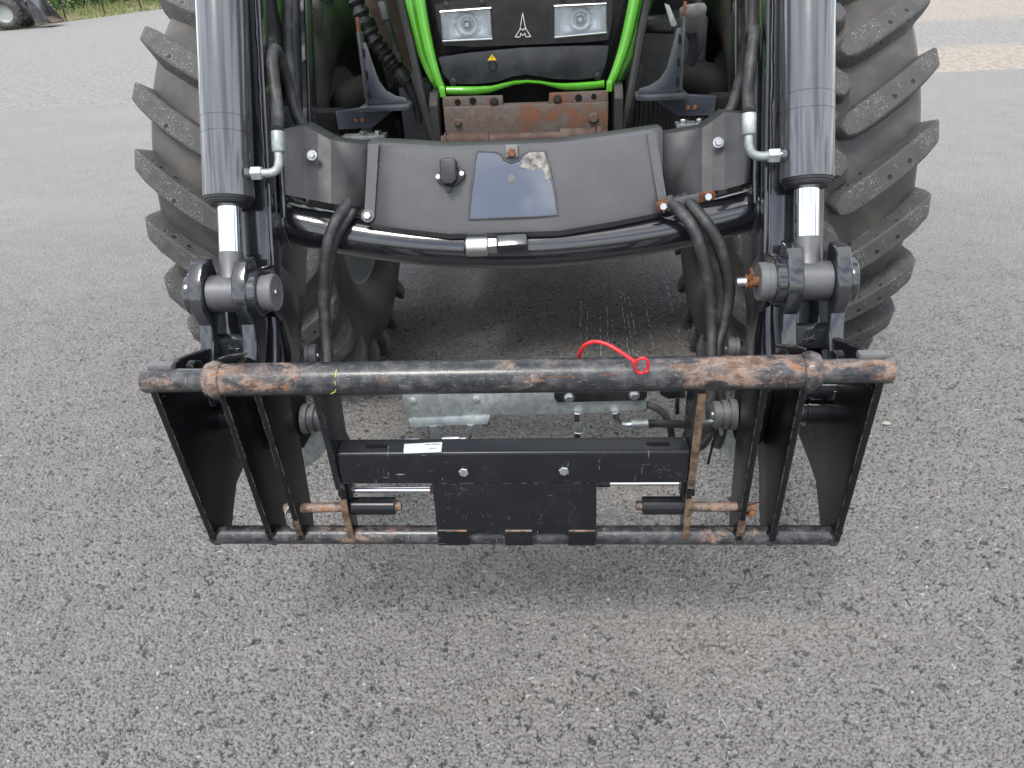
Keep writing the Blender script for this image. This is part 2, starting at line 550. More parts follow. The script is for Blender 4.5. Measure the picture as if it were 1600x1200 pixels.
def thing(name, label, cat, loc=(0, 0, 0), group=None):
    o = bpy.data.objects.new(name, None)
    COL.objects.link(o)
    o.location = loc
    o.empty_display_size = .1
    o['label'] = label; o['category'] = cat; o['root'] = 1
    if group: o['group'] = group
    return o


def tag(o, label, cat, group=None):
    o['label'] = label; o['category'] = cat
    if group: o['group'] = group
    return o


# ------------------------------------------------------------------ ground
def asphalt_mat():
    n = N('worn grey asphalt')
    at_ = n.t.nodes.new('ShaderNodeAttribute'); at_.attribute_name = 'stone'
    tone, far = n.xyz(at_.outputs['Vector'])[0], n.xyz(at_.outputs['Vector'])[1]
    fine = n.noise(520, 2, .6)
    mid = n.noise(7, 4, .6)
    farn = n.noise(120, 3, .8)
    k = n.fmix(far, tone, n.step(farn, .36, .60, 0, .88))
    k = n.math('ADD', n.math('MULTIPLY', k, .8), n.math('MULTIPLY', fine, .3))
    col = n.ramp(k, [(.10, (.012, .012, .012)), (.26, (.078, .076, .072)), (.44, (.170, .163, .154)), (.75, (.225, .217, .206)), (.96, (.44, .43, .41))])
    sc = n.t.nodes.new('ShaderNodeVectorMath'); sc.operation = 'SCALE'
    n.put(sc.inputs[0], col); n.put(sc.inputs['Scale'], n.math('MULTIPLY_ADD', mid, .45, .80))
    col = sc.outputs[0]
    du = n.step(n.noise(1, 4, .6, vec=n.mapping((.35, 1.1, 1))), .45, .72)
    col = n.mix(n.math('MULTIPLY', du, .30), col, (.26, .245, .222))
    n.set(Base_Color=col, Roughness=n.math('MULTIPLY_ADD', tone, .15, .62), Specular_IOR_Level=.4,
          Normal=n.bump(n.math('ADD', n.math('MULTIPLY', n.noise(650, 2, .6), .5), n.math('MULTIPLY', farn, n.math('MULTIPLY', far, 1.5))), .6, .0025))
    return n.m


def gravel_mat():
    n = N('pale compacted gravel')
    x, y, z = n.xyz()
    f = n.noise(55, 6, .7)
    c = n.noise(8, 6, .65)
    f = n.step(n.math('ADD', n.math('MULTIPLY', f, .5), n.math('MULTIPLY', n.noise(16, 3, .8), .5)), .38, .62)
    grey = n.mix(f, (.15, .147, .14), (.37, .36, .34))
    grey = n.mix(n.math('MULTIPLY', c, .5), grey, (.27, .265, .255))
    sand = n.mix(f, (.25, .215, .178), (.47, .41, .345))
    # tracked lanes of sand and grey chippings on the right-hand yard
    yy = n.math('ADD', y, n.math('MULTIPLY', n.math('SUBTRACT', n.noise(.5, 3), .5), 1.6))
    band = n.ramp(n.math('MULTIPLY', yy, 1/40), [(.22, 1.0), (.285, 1.0), (.31, .1), (.385, .1), (.41, .85), (1, .8)])
    right = n.step(n.math('ADD', x, n.math('MULTIPLY', n.noise(.4, 2), 1.5)), 1.5, 4.0)
    m = n.math('MULTIPLY', n.math('MULTIPLY', band, right), n.step(c, .25, .6, .55, 1))
    col = n.mix(m, grey, sand)
    n.set(Base_Color=col, Roughness=.92, Specular_IOR_Level=.2, Normal=n.bump(n.math('ADD', f, n.noise(16, 4)), .5, .02))
    return n.m


def grow(a, b, s0, g, smax):
    out = [a]; s = s0
    sg = 1 if b > a else -1
    while (b-out[-1])*sg > s*1.2:
        out.append(out[-1]+sg*s); s = min(s*g, smax)
    out.append(b)
    return out


def grid_sheet(name, xs, ys, z, mat):
    if np.ndim(xs) == 1: xs, ys = np.meshgrid(np.array(xs), np.array(ys))
    ny, nx = xs.shape
    co = np.zeros((ny, nx, 3), np.float32)
    co[..., 0] = xs; co[..., 1] = ys; co[..., 2] = z
    i = np.arange(nx*ny).reshape(ny, nx)
    q = np.stack([i[:-1, :-1], i[:-1, 1:], i[1:, 1:], i[1:, :-1]], -1).reshape(-1, 4).astype(np.int32)
    me = bpy.data.meshes.new(name)
    me.vertices.add(nx*ny); me.vertices.foreach_set('co', co.ravel())
    me.loops.add(q.size); me.loops.foreach_set('vertex_index', q.ravel())
    me.polygons.add(len(q)); me.polygons.foreach_set('loop_start', np.arange(0, q.size, 4, dtype=np.int32))
    me.update(calc_edges=True)
    me.polygons.foreach_set('use_smooth', np.ones(len(q), bool))
    me.materials.append(mat)
    return link(name, me)


def hash2(i, j, k):
    h = np.sin(i*127.1+j*311.7+k*74.7)*43758.5453
    return h-np.floor(h)


def vnoise(x, y, k):
    i, j = np.floor(x), np.floor(y)
    u, v = x-i, y-j
    u = u*u*(3-2*u); v = v*v*(3-2*v)
    return (hash2(i, j, k)*(1-u)+hash2(i+1, j, k)*u)*(1-v)+(hash2(i, j+1, k)*(1-u)+hash2(i+1, j+1, k)*u)*v


def worley(x, y, k):
    """nearest and second nearest stone: distances, id value and offset from the nearest centre"""
    i, j = np.floor(x), np.floor(y)
    f1 = np.full(x.shape, 9.0); f2 = np.full(x.shape, 9.0); cid = np.zeros(x.shape); ox = np.zeros(x.shape); oy = np.zeros(x.shape)
    for di in (-1, 0, 1):
        for dj in (-1, 0, 1):
            a, b = i+di, j+dj
            px_ = a+.5+(hash2(a, b, k)-.5)*.95; py_ = b+.5+(hash2(a, b, k+1)-.5)*.95
            dx, dy = x-px_, y-py_
            th = hash2(a, b, k+2)*6.28; e = .75+.5*hash2(a, b, k+3)
            c_, s_ = np.cos(th), np.sin(th)
            d = np.sqrt(((c_*dx+s_*dy)*e)**2+((-s_*dx+c_*dy)/e)**2)*(.8+.45*hash2(a, b, k+5))
            m = d < f1
            f2 = np.where(m, f1, np.minimum(f2, d)); f1 = np.where(m, d, f1)
            cid = np.where(m, hash2(a, b, k+4), cid); ox = np.where(m, dx, ox); oy = np.where(m, dy, oy)
    return f1, f2, cid, ox, oy


def stones(X, Y):
    """worn chippings bedded in bitumen: height in metres and a tone per stone"""
    wx = X+(vnoise(X*170, Y*170, 1)-.5)*.006; wy = Y+(vnoise(X*170, Y*170, 2)-.5)*.006
    f1, f2, c, ox, oy = worley(wx/.0086, wy/.0086, 11)
    g1, g2, c2, px_, py_ = worley(wx/.0050, wy/.0050, 31)
    t1 = hash2(np.floor(c*9973), np.floor(c*7919), 5)-.5; t2 = hash2(np.floor(c*6101), np.floor(c*3571), 6)-.5
    edge = np.clip((f2-f1)/.30, 0, 1); edge = edge*edge*(3-2*edge)
    pit = np.clip((vnoise(X*62, Y*62, 7)-.76)/.2, 0, 1)
    h1 = (.46+.54*c)*edge*(1-.10*f1*f1)+(t1*ox+t2*oy)*.55*edge
    e2 = np.clip((g2-g1)/.26, 0, 1); e2 = e2*e2*(3-2*e2)
    h2 = (.05+.50*c2)*e2*(1-.5*pit)
    big = h1-.8*pit*(c < .5)
    low = hash2(np.floor(c*8009), 2., 4) > .975          # a stone here and there is missing
    big = np.where(low, big*.25, big)
    m = big > h2
    h = np.maximum(big, h2)
    h += .14*(vnoise(X*700, Y*700, 9)-.5)+.10*(vnoise(X*330, Y*330, 10)-.5)
    tone = np.where(m, c*.999, c2*.8)
    tone = hash2(np.floor(tone*4001), 3., 8)*.34+.36
    spk = hash2(np.floor(c*5003), np.floor(c2*4001), 12) > .990
    tone = np.where(spk, 1.0, tone)
    deep = np.clip((h-.13)/.32, 0, 1)
    return h*.0078, tone*deep            # darker with depth: dark bitumen plus crevice shade put into the colour


fan_w = lambda y: .62+.60*y
rows = [.80]
while rows[-1] < 3.6: rows.append(rows[-1]+.0022*fan_w(rows[-1])/1.1)
while rows[-1] < 9.28: rows.append(rows[-1]+min(.25, .0022*fan_w(3.6)/1.1*1.05**(len(rows)-len([r for r in rows if r < 3.6]))))
back = [-7, -5, -3.5, -2.2, -1.4, -.8, -.3, .1, .4, .6, .7, .76]
ys = np.array(back+rows)
u = np.linspace(-1, 1, 1160)
WL = (.62+.88*np.maximum(ys, .8))[:, None]; WR = (.74+.66*np.maximum(ys, .8))[:, None]
XX = -WL+(WL+WR)*(u[None, :]+1)/2
YY = np.repeat(ys[:, None], len(u), 1)
sk = [13, 11, 9.5]
XL = np.stack([np.full(len(ys), -v) for v in sk], 1); XR = -XL[:, ::-1]
XX = np.concatenate([XL, XX, XR], 1); YY = np.repeat(ys[:, None], XX.shape[1], 1)
hh, tn = stones(XX, YY)
fade = np.clip((YY-2.6)/2.2, 0, 1)
uu = np.concatenate([[-1]*3, u, [1]*3])
fade = np.maximum(fade, np.clip((np.abs(uu)-.94)/.05, 0, 1)[None, :])
fade = np.where(YY < .79, 1, fade)
asphalt = grid_sheet('asphalt', XX, YY, (hh-.0050)*(1-fade), asphalt_mat())
at_ = asphalt.data.attributes.new('stone', 'FLOAT_VECTOR', 'POINT')
at_.data.foreach_set('vector', np.stack([tn, fade, fade*0], -1).astype(np.float32).ravel())
asphalt['kind'] = 'structure'
M['gravel'] = gravel_mat()
yard = grid_sheet('gravel_yard', [-400, -120, -60, -30, -15, 0, 15, 30, 60, 120, 400], [-300, -100, -30, 0, 10, 20, 40, 80, 160, 400], -.014, M['gravel'])
yard['kind'] = 'structure'

# ------------------------------------------------------------------ tractor
tractor = thing('tractor', 'green tractor with black nose and big lugged front tyres behind the loader', 'tractor', (0, 2.68, 0))


def lug_mesh(side):
    """one tread bar: from the crown outwards to the shoulder and down the sidewall"""
    st = [(-.006, -16.4, .697, .013), (.014, -15.0, .700, .024), (.05, -13.0, .699, .026), (.10, -10.0, .694, .026), (.15, -6.8, .688, .026),
          (.20, -3.2, .679, .026), (.238, -.3, .667, .026), (.249, .5, .645, .026), (.248, 1.0, .610, .024)]
    base = [.645, .645, .645, .642, .635, .620, .590, .565, .550]
    lean = [.009, .014, .015, .015, .014, .011, .004, 0, 0]
    vs, fs = [], []
    for i, ((x, ph, r, hw), rb) in enumerate(zip(st, base)):
        x0 = x if i < 5 else [.190, .205, .215, .222][i-5]
        for (xx, rr, s, k) in ((x0, rb, -1, 1.35), (x, r, -1, 1), (x, r, 1, 1), (x0, rb, 1, 1.35)):
            a = R(ph) + s*hw*k/.68
            px_ = xx - s*lean[i]*k
            if i == 0 and k > 1: px_ -= .008
            vs.append((side*px_, -rr*math.cos(a), rr*math.sin(a)))
    n = len(st)
    for i in range(n-1):
        for k in range(3):
            fs.append((i*4+k, i*4+k+1, (i+1)*4+k+1, (i+1)*4+k))
    fs.append((3, 2, 1, 0)); b = (n-1)*4
    fs.append((b, b+1, b+2, b+3))
    me = bpy.data.meshes.new('lug')
    me.from_pydata(vs, [], fs)
    bm = bmesh.new(); bm.from_mesh(me)
    bmesh.ops.recalc_face_normals(bm, faces=bm.faces)
    es = [e for e in bm.edges if len(e.link_faces) == 2 and e.calc_face_angle(0) > R(40)]
    bmesh.ops.bevel(bm, geom=es, offset=.004, segments=1, affect='EDGES', clamp_overlap=True)
    bm.to_mesh(me); bm.free()
    for p in me.polygons: p.use_smooth = True
    me.set_sharp_from_angle(angle=R(38))
    me.materials.append(M['lug'])
    return me


def ring_mesh(prof, n=96):
    vs, fs = [], []
    m = len(prof)
    for k in range(n):
        a = 2*math.pi*k/n
        for x, r in prof: vs.append((x, -r*math.cos(a), r*math.sin(a)))
    for k in range(n):
        k2 = (k+1) % n
        for i in range(m-1): fs.append((k*m+i, k*m+i+1, k2*m+i+1, k2*m+i))
    return vs, fs


def wheel(xc, yc, k, kw, lugs, phase):
    half = [(.0, .651), (.06, .650), (.12, .645), (.17, .636), (.205, .620), (.226, .592), (.240, .55), (.247, .50), (.240, .45), (.222, .41), (.20, .382), (.185, .365)]
    prof = [(-x*kw, r*k) for x, r in half[::-1]] + [(x*kw, r*k) for x, r in half[1:]]
    g = G(); g.add(*ring_mesh(prof))
    t = g.build('tyre', 'tyre', None, smooth=60)
    t.parent = tractor
    t.location = Vector((xc, yc, .690*k)) - tractor.location
    if lugs:
        n = 22
        for sd in (1, -1):
            for j in range(n):
                o = link('lug', lugs[sd], t)
                o.rotation_euler.x = -R(phase + 360/n*(j + (0 if sd*xc > 0 else .5)))
    rp = [(-.19, .375), (-.19, .36), (-.165, .345), (-.13, .335), (-.10, .30), (-.05, .27), (-.04, .15), (-.05, .0),
          (.05, 0.), (.05, .15), (.06, .27), (.10, .30), (.13, .335), (.165, .345), (.19, .36), (.19, .375)]
    g = G(); g.add(*ring_mesh([(x*kw, max(r, .002)*k) for x, r in rp], 64))
    rm = g.build('rim', 'rim', None, smooth=40)
    rm.parent = tractor
    rm.location = t.location
    for a in range(8):
        pass
    return t


LUGS = {1: lug_mesh(1), -1: lug_mesh(-1)}
wheel(.812, 2.70, 1.0, 1.0, LUGS, 20.0)
wheel(-.832, 2.70, 1.0, 1.0, LUGS, 20.0)
wheel(.90, 5.05, 1.22, 1.15, None, 0)
wheel(-.90, 5.05, 1.22, 1.15, None, 0)

# chassis and axle
g = G(); g.rod((-.62, 2.70, .69), (.62, 2.70, .69), [(0, .10), (.06, .10), (.10, .085), (.35, .11), (.52, .15), (.72, .15), (.89, .11), (1.14, .085), (1.18, .10), (1.24, .10)], 24)
g.build('front_axle', 'iron', tractor)
g = G(); g.box((0, 3.35, .86), (.46, 1.9, .42)); g.box((0, 4.6, .95), (.62, 1.1, .75))
g.build('chassis', 'void', tractor, bevel=.02)
for s in (-1, 1):
    g = G(); g.box((s*.52, 3.85, .82), (.44, 1.0, .55)); g.build('shade_block', 'void', tractor, bevel=.04)  # unseen boxes added to deepen the shade under the tractor
g = G(); g.rod((-.8, 5.05, .84), (.8, 5.05, .84), [(0, .16), (.5, .16), (.6, .26), (1.0, .26), (1.1, .16), (1.6, .16)], 24); g.build('rear_axle', 'void', tractor)
g = G(); g.box((0, 4.75, 1.55), (1.5, 1.3, 1.0)); g.box((0, 4.75, 2.3), (1.3, 1.2, .8))
g.build('cab', 'void', tractor, bevel=.08)
for s in (-1, 1):
    g = G(); g.px([(4.2, 1.1), (4.35, 1.55), (4.8, 1.82), (5.3, 1.82), (5.8, 1.5), (5.85, 1.44), (5.3, 1.76), (4.8, 1.76), (4.4, 1.5), (4.26, 1.1)], s*.62, s*1.22)
    g.build('mudguard', 'plastic', tractor)


def nose_half(z):      # half width of the nose at a height
    return .232 + max(0, z-1.03)*.36 + max(0, z-1.3)*.1


# hood shell: lofted from the nose back to the cab
secs = [(2.262, 0.0, 1.0), (2.32, .018, 1.0), (2.45, .045, 1.03), (2.7, .062, 1.06), (3.2, .075, 1.14), (4.05, .09, 1.2)]
zs = [1.03, 1.07, 1.12, 1.18, 1.25, 1.33, 1.42, 1.50, 1.56]
for s in (-1, 1):
    g = G(); vs = []
    for (y, dw, kz) in secs:
        for z in zs:
            w = nose_half(z)+dw+.018
            if z > 1.45: w -= (z-1.45)**1.5*2.2
            vs.append((s*w, y+max(0, z-1.05)*.16, z*1.0+(kz-1)*(z-1.03)*.6))
    m = len(zs)
    fs = [(i*m+k, i*m+k+1, (i+1)*m+k+1, (i+1)*m+k) for i in range(len(secs)-1) for k in range(m-1)]
    g.add(vs, fs)
    o = g.build('hood_side', 'green', tractor, smooth=60)
    o.modifiers.new('t', 'SOLIDIFY').thickness = .008
g = G()
vs = []
for (y, dw, kz) in secs:
    z = 1.56
    w = nose_half(z)+dw+.018-(z-1.45)**1.5*2.2
    zz = z+(kz-1)*(z-1.03)*.6; yy = y+max(0, z-1.05)*.16
    for t in (-1, -.6, -.2, .2, .6, 1): vs.append((w*t, yy+.001, zz+.05*(1-t*t)))
g.add(vs, [(i*6+k, i*6+k+1, (i+1)*6+k+1, (i+1)*6+k) for i in range(len(secs)-1) for k in range(5)])
g.build('hood_top', 'green', tractor, smooth=60)
g = G()
cap = []
for z in (1.36, 1.42, 1.50, 1.555):
    cap.append((nose_half(z)+.014-(max(0, z-1.45)**1.5*2.2), z))
ring_ = [(w, 2.262+(z-1.05)*.16+.006, z) for w, z in cap]+[(-w, 2.262+(z-1.05)*.16+.006, z) for w, z in cap[::-1]]
g.slab(ring_, (0, .03, 0)); g.build('hood_nose', 'green', tractor, bevel=.008, seg=2)
g = G(); g.box((0, 3.1, 1.22), (.40, 1.55, .55))
g.build('engine_block', 'void', tractor, bevel=.01)
for s in (-1, 1):
    g = G(); g.px([(2.62, .62), (2.62, 1.22), (4.0, 1.30), (4.0, .62)], s*.33, s*.42); g.build('light_block_panel', 'void', tractor, bevel=.01)  # added dark panels that block light and green inside the engine bay


def nose_pts(pix, y=2.25): return [S(a, b, Y=y) for a, b in pix]


# nose mask: black plate behind everything, then bezel, lamps, grille, lower panel and green frame
g = G(); g.slab(nose_pts([(655, -140), (990, -150), (990, 0), (955, 125), (940, 128), (825, 124), (700, 138), (688, 128), (660, 0)], 2.287), (0, .03, 0))
g.build('nose_plate', 'bezel', tractor, bevel=.004)
g = G()
for pix in ([(680, 6), (765, -4), (870, -7), (957, -2), (956.5, 5.5), (947, 6), (866, 9.5), (766.5, 13), (688, 18.5), (681, 18)],
            [(692, 64), (769, 60), (867, 58), (947.5, 50), (953, 50), (950, 62), (915, 66), (820, 70), (740, 73), (693, 71)],
            [(681, 18), (688, 18.5), (692, 64), (693, 71), (684, 40)], [(766.5, 13), (866, 9.5), (867, 58), (769, 60)], [(947, 6), (956.5, 5.5), (956, 30), (953, 50), (947.5, 50)]):
    g.slab(nose_pts(pix, 2.240), (0, .045, 0))
g.build('lamp_bezel', 'bezel', tractor)
g = G(); g.slab(nose_pts([(684, 90), (725, 83), (815, 74), (900, 71), (952, 71), (948, 96), (940, 120), (905, 125), (868, 124), (845, 120), (822, 117), (800, 120), (778, 128), (745, 132), (706, 132), (692, 116)], 2.244), (0, .026, 0))
pan = g.build('lower_panel', 'panel', tractor, bevel=.004, seg=2)
g = G(); p = S(770, 102, Y=2.243); g.rod(p, p+Vector((0, -1, 0)), [(0, .0125), (.003, .012), (.0045, .0105), (.002, .009)], 24)
g.build('plug', 'plastic', pan)
for q in ((708, 128), (934, 119)):
    g = G(); p = S(*q, Y=2.242); g.rod(p, p+Vector((0, -1, 0)), [(0, .011), (.004, .010), (.005, .008)], 16)
    g.build('screw', 'plastic', pan)
tri = nose_pts([(768.5, 85), (776, 94), (761.5, 94.5)], 2.241)
g = G(); g.slab(tri, (0, .002, 0)); st = g.build('warning_sticker', 'yellow', tractor)
g = G(); c = S(768.7, 90, Y=2.2395); g.box(c+Vector((0, 0, .002)), (.0016, .001, .006)); g.box(c+Vector((0, 0, -.0045)), (.0016, .001, .0018))
g.build('exclamation_mark', 'ink', st)
for q in ((697, 8), (753, 5), (880, -1), (937, -1)):
    g = G(); p = S(*q, Y=2.239); g.rod(p, p+Vector((0, -1, 0)), [(0, .008), (.003, .008), (.004, .006)], 14)
    g.build('bezel_screw', 'plastic', tractor)

# headlamps
for quad in ([(688, 18.5), (766.5, 13), (769, 60), (692, 64)], [(866, 9.5), (947, 6), (947.5, 50), (867, 58)]):
    P4 = nose_pts(quad, 2.232)
    cx = sum(P4, Vector())/4
    root = G()
    n, m = 28, 20
    vs, fs = [], []
    for j in range(m+1):
        for i in range(n+1):
            u, v = i/n, j/m
            p = P4[0]*(1-u)*(1-v)+P4[1]*u*(1-v)+P4[2]*u*v+P4[3]*(1-u)*v
            dx, dz = p.x-cx.x, p.z-cx.z
            rr = math.hypot(dx*.9, dz*1.1)
            edge = min(u, 1-u, v, 1-v)
            d = .045*(1-min(1, (rr/.085)**2))*min(1, edge*9)
            if rr < .017: d = .02+.012*(rr/.017)
            elif rr < .030: d = d*.55
            d += .0025*math.sin(u*22+v*3)*min(1, edge*6)*(rr > .034)
            vs.append((p.x, p.y+.004+d, p.z))
    for j in range(m):
        for i in range(n):
            a = j*(n+1)+i; fs.append((a, a+1, a+n+2, a+n+1))
    root.add(vs, fs)
    hl = root.build('headlight', 'reflector', tractor, smooth=25)
    g = G(); b = Vector((cx.x, cx.y+.012, cx.z)); g.rod(b, b+Vector((0, 1, 0)), [(0, .006), (.004, .010), (.012, .011), (.03, .011)], 20)
    g.build('bulb_cap', 'steel', hl)
    for rad in (.017, .027):
        g = G(); ring = [b+Vector((rad*math.cos(a), .006, rad*math.sin(a))) for a in np.linspace(0, 2*math.pi, 28, endpoint=False)]
        g.tube(ring, .0013, 6, closed=True); g.build('reflector_ring', 'steel', hl)
    g = G(); g.slab([q+Vector((0, -.004, 0)) for q in P4], (0, .003, 0)); g.build('lens', 'glass', hl, bevel=.0012)
    g = G(); g.tube([q+Vector((0, -.002, 0)) for q in P4], .0034, 8, closed=True); g.build('lamp_rim', 'steel', hl)

# honeycomb grille with emblem
gp = nose_pts([(776, 10), (857, 7), (858, 58), (777, 61)], 2.236)
g = G(); g.slab([p+Vector((0, .006, 0)) for p in gp], (0, .004, 0))
gr = g.build('grille', 'void', tractor)
g = G()
x0, x1 = gp[0].x+.002, gp[1].x-.002; z0, z1 = gp[3].z+.003, gp[0].z-.003
hr = .0032; yy = gp[0].y
j = 0; z = z0
while z < z1:
    x = x0 + (hr*.87 if j % 2 else 0)
    while x < x1:
        hx = [(x+hr*math.sin(k*math.pi/3), z+hr*math.cos(k*math.pi/3)) for k in range(6)]
        hi = [(x+hr*.72*math.sin(k*math.pi/3), z+hr*.72*math.cos(k*math.pi/3)) for k in range(6)]
        vs = [(a, yy, b) for a, b in hx]+[(a, yy, b) for a, b in hi]
        g.add(vs, [(k, (k+1) % 6, 6+(k+1) % 6, 6+k) for k in range(6)])
        x += hr*1.74
    z += hr*1.5; j += 1
o = g.build('grille_mesh', 'plastic', gr); o['kind'] = 'stuff'


def E(x, y): return S(650+x/4, y/4, Y=2.233)


for ln in ([(653, 186), (653, 166), (667, 80), (682, 166), (684, 186)], [(653, 168), (646, 190), (620, 231), (650, 231), (655, 207), (668, 223), (680, 206), (687, 230), (718, 228), (692, 188), (684, 168)],
           [(653, 186), (659, 178), (668, 190), (677, 178), (684, 186)]):
    P = [E(*q) for q in ln]
    g = G()
    for a, b in zip(P[:-1], P[1:]):
        d = (b-a).normalized(); w = Vector((-d.z, 0, d.x))*.0008
        a2, b2 = a-d*.0006, b+d*.0006
        g.slab([a2-w, b2-w, b2+w, a2+w], (0, -.002, 0))
    g.build('emblem_stroke', 'white', gr)

# green frame round the nose
def band(pix, r, name, y, flat=.55):
    P = [S(a, b, Y=yy) for (a, b), yy in zip(pix, y)]
    g = G(); g.tube(P, r, 14, sub=5)
    return g.build(name, 'green', tractor, smooth=60)


band([(650, -60), (656, 0), (670, 75), (682, 118), (691, 140)], [.0150, .0150, .0140, .0120, .010], 'nose_rib', [2.262, 2.252, 2.246, 2.242, 2.242])
band([(1000, -65), (991, 0), (976, 68), (963, 108), (953, 131)], [.0150, .0150, .0140, .0120, .010], 'nose_rib', [2.262, 2.252, 2.246, 2.242, 2.242])
band([(636, -60), (641, 0), (652, 55), (664, 98), (676, 128)], [.017, .0165, .014, .010, .005], 'hood_edge', [2.30, 2.29, 2.285, 2.28, 2.275])
band([(1016, -65), (1006, 0), (994, 50), (981, 90), (966, 120)], [.017, .0165, .014, .010, .005], 'hood_edge', [2.30, 2.29, 2.285, 2.28, 2.275])
lip_t = [(697, 135), (720, 135), (745, 135), (768, 134), (785, 130), (803, 126), (824, 124.5), (845, 126), (862, 129), (880, 130), (905, 129), (930, 127), (944, 125)]
lip_b = [(698, 148), (720, 148), (745, 148), (766, 145), (784, 139), (803, 133), (824, 130.5), (845, 132), (862, 136), (882, 141), (905, 141), (930, 139), (945, 137)]
g = G()
rows = []
n = len(lip_t)
for k, (tt, dy) in enumerate(((0, .012), (.0, 0), (.3, -.009), (.65, -.009), (1., 0), (1., .02))):
    rows.append([S(a[0]*(1-tt)+b[0]*tt, a[1]*(1-tt)+b[1]*tt, Y=2.236+dy) for a, b in zip(lip_t, lip_b)])
g.add([p for r_ in rows for p in r_], [(i*n+k, i*n+k+1, (i+1)*n+k+1, (i+1)*n+k) for i in range(5) for k in range(n-1)])
g.build('nose_lip', 'green', tractor, smooth=60)
for q in ((692, 143), (952, 134)):
    g = G(); p = S(*q, Y=2.238); g.box(p, (.017, .03, .030)); g.build('lip_end', 'green', tractor, bevel=.006, seg=3)

# front weight carrier: rusted casting with pin
g = G(); g.slab(nose_pts([(692, 168), (951, 160), (950, 217), (697, 226)], 2.195), (0, .05, 0))
wb = g.build('weight_carrier', 'rustiron', tractor, bevel=.006)
for pix in ([(691, 153), (785, 151), (786, 167), (692, 169)], [(858, 147), (950, 143), (951, 161), (857, 164)]):
    g = G(); g.slab(nose_pts(pix, 2.205), (0, .03, 0)); g.build('carrier_ear', 'rustiron', wb, bevel=.003)
for q, rr in (((715, 160), .0085), ((739, 158), .0095), ((904, 153), .0095), ((928, 151), .0075)):
    g = G(); p = S(*q, Y=2.2035); g.rod(p, p+Vector((0, 1, 0)), [(.0, rr), (.012, rr)], 18); g.build('hole', 'void', wb)  # black disc instead of a cut hole; its shade is in the colour
for q, rr, mt in (((772, 158), .011, 'iron'), ((871, 154), .011, 'iron'), ((716, 190), .010, 'rustiron'), ((927, 183), .014, 'rustiron')):
    g = G(); p = S(*q, Y=2.202); p.y = 2.204 if q[1] < 165 else 2.194
    g.rod(p, p+Vector((0, -1, 0)), [(0, rr), (.006, rr), (.010, rr*.7)], 20); g.build('bolt', mt, wb)
a, b = S(690, 220, Y=2.16), S(948, 212, Y=2.16)
L = (b-a).length
g = G(); g.rod(a, b, [(0, .014), (.01, .014), (.01, .021), (.014, .021), (.014, .015), (L, .015)], 24); g.build('carrier_pin', 'redbrown', wb)
for t0, t1, rr in ((.05, .29, .0205), (.72, .93, .0225), (.94, .965, .026)):
    g = G(); g.cyl(a+(b-a)*t0, a+(b-a)*t1, rr); g.build('pin_sleeve', 'redbrown', wb, bevel=.002)
# side cheeks of the front frame
for s in (-1, 1):
    g = G(); g.px([(2.17, .82), (2.17, 1.01), (2.20, 1.04), (2.55, 1.04), (2.55, .7), (2.25, .7)], s*.238, s*.262)
    g.build('frame_cheek', 'iron', tractor, bevel=.004)
    g = G(); g.tube([(s*.345, 2.30, 1.34), (s*.312, 2.26, 1.17), (s*.285, 2.22, 1.02), (s*.255, 2.19, .90)], [.010, .012, .012, .010], 8, sub=4)
    g.build('nose_guard_stay', 'iron', tractor)
    g = G(); g.slab([(s*.305, 2.27, 1.08), (s*.268, 2.24, .92), (s*.285, 2.24, .92), (s*.322, 2.27, 1.08)], (0, .01, 0))
    g.build('inner_shield', 'iron', tractor, bevel=.002)

# ribbed battery box on one side, plain tank on the other
g = G(); g.box((.40, 2.52, .93), (.235, .16, .50)); bx_ = g.build('battery_box', 'plastic', tractor, bevel=.01)
for k in range(17):
    g = G(); g.box((.292+.0135*k, 2.437, .83), (.0065, .012, .30)); g.build('rib', 'plastic', bx_, bevel=.002, seg=1)
g = G(); g.box((-.335, 2.46, .93), (.10, .14, .22)); g.build('tank', 'panel', tractor, bevel=.008)
g = G(); g.box((-.335, 2.40, .835), (.11, .03, .03)); g.build('tank_foot', 'panel', tractor, bevel=.004)
# brown grille screen, bellows hose and pipe on the left flank
g = G(); g.slab([S(540, -60, Y=2.5), S(632, -60, Y=2.5), S(640, 60, Y=2.5), S(652, 130, Y=2.5), S(630, 130, Y=2.5), S(600, 60, Y=2.5)], (0, .01, 0))
g.build('radiator_screen', 'redbrown', tractor)
P = [S(548, -40, Y=2.42), S(556, 0, Y=2.41), S(577, 48, Y=2.40), S(600, 84, Y=2.39), S(618, 106, Y=2.38), S(630, 122, Y=2.37)]
g = G(); pp, _ = smooth_path(P, [0]*len(P), 14)
rad = [.022+.0045*math.sin(i*1.35) for i in range(len(pp))]
g.tube(pp, rad, 18); g.build('bellows_hose', 'plastic', tractor, smooth=40)
g = G(); g.cyl(S(622, 112, Y=2.365), S(636, 129, Y=2.365), .027, .026); g.build('hose_clamp', 'plastic', tractor, bevel=.002)
g = G(); g.tube([S(636, 126, Y=2.37), S(648, 150, Y=2.38), S(655, 175, Y=2.40), S(656, 230, Y=2.42)], .018, 12, sub=4); g.build('intake_pipe', 'panel', tractor)
g = G(); g.tube([S(592, -30, Y=2.33), S(600, 15, Y=2.33), S(612, 55, Y=2.34), S(626, 95, Y=2.36)], .009, 10, sub=4); g.build('coolant_hose', 'hose', tractor)
g = G(); g.cyl(S(597, 2, Y=2.328), S(604, 30, Y=2.33), .0135); g.build('hose_ferrule', 'brushed', tractor, bevel=.002)
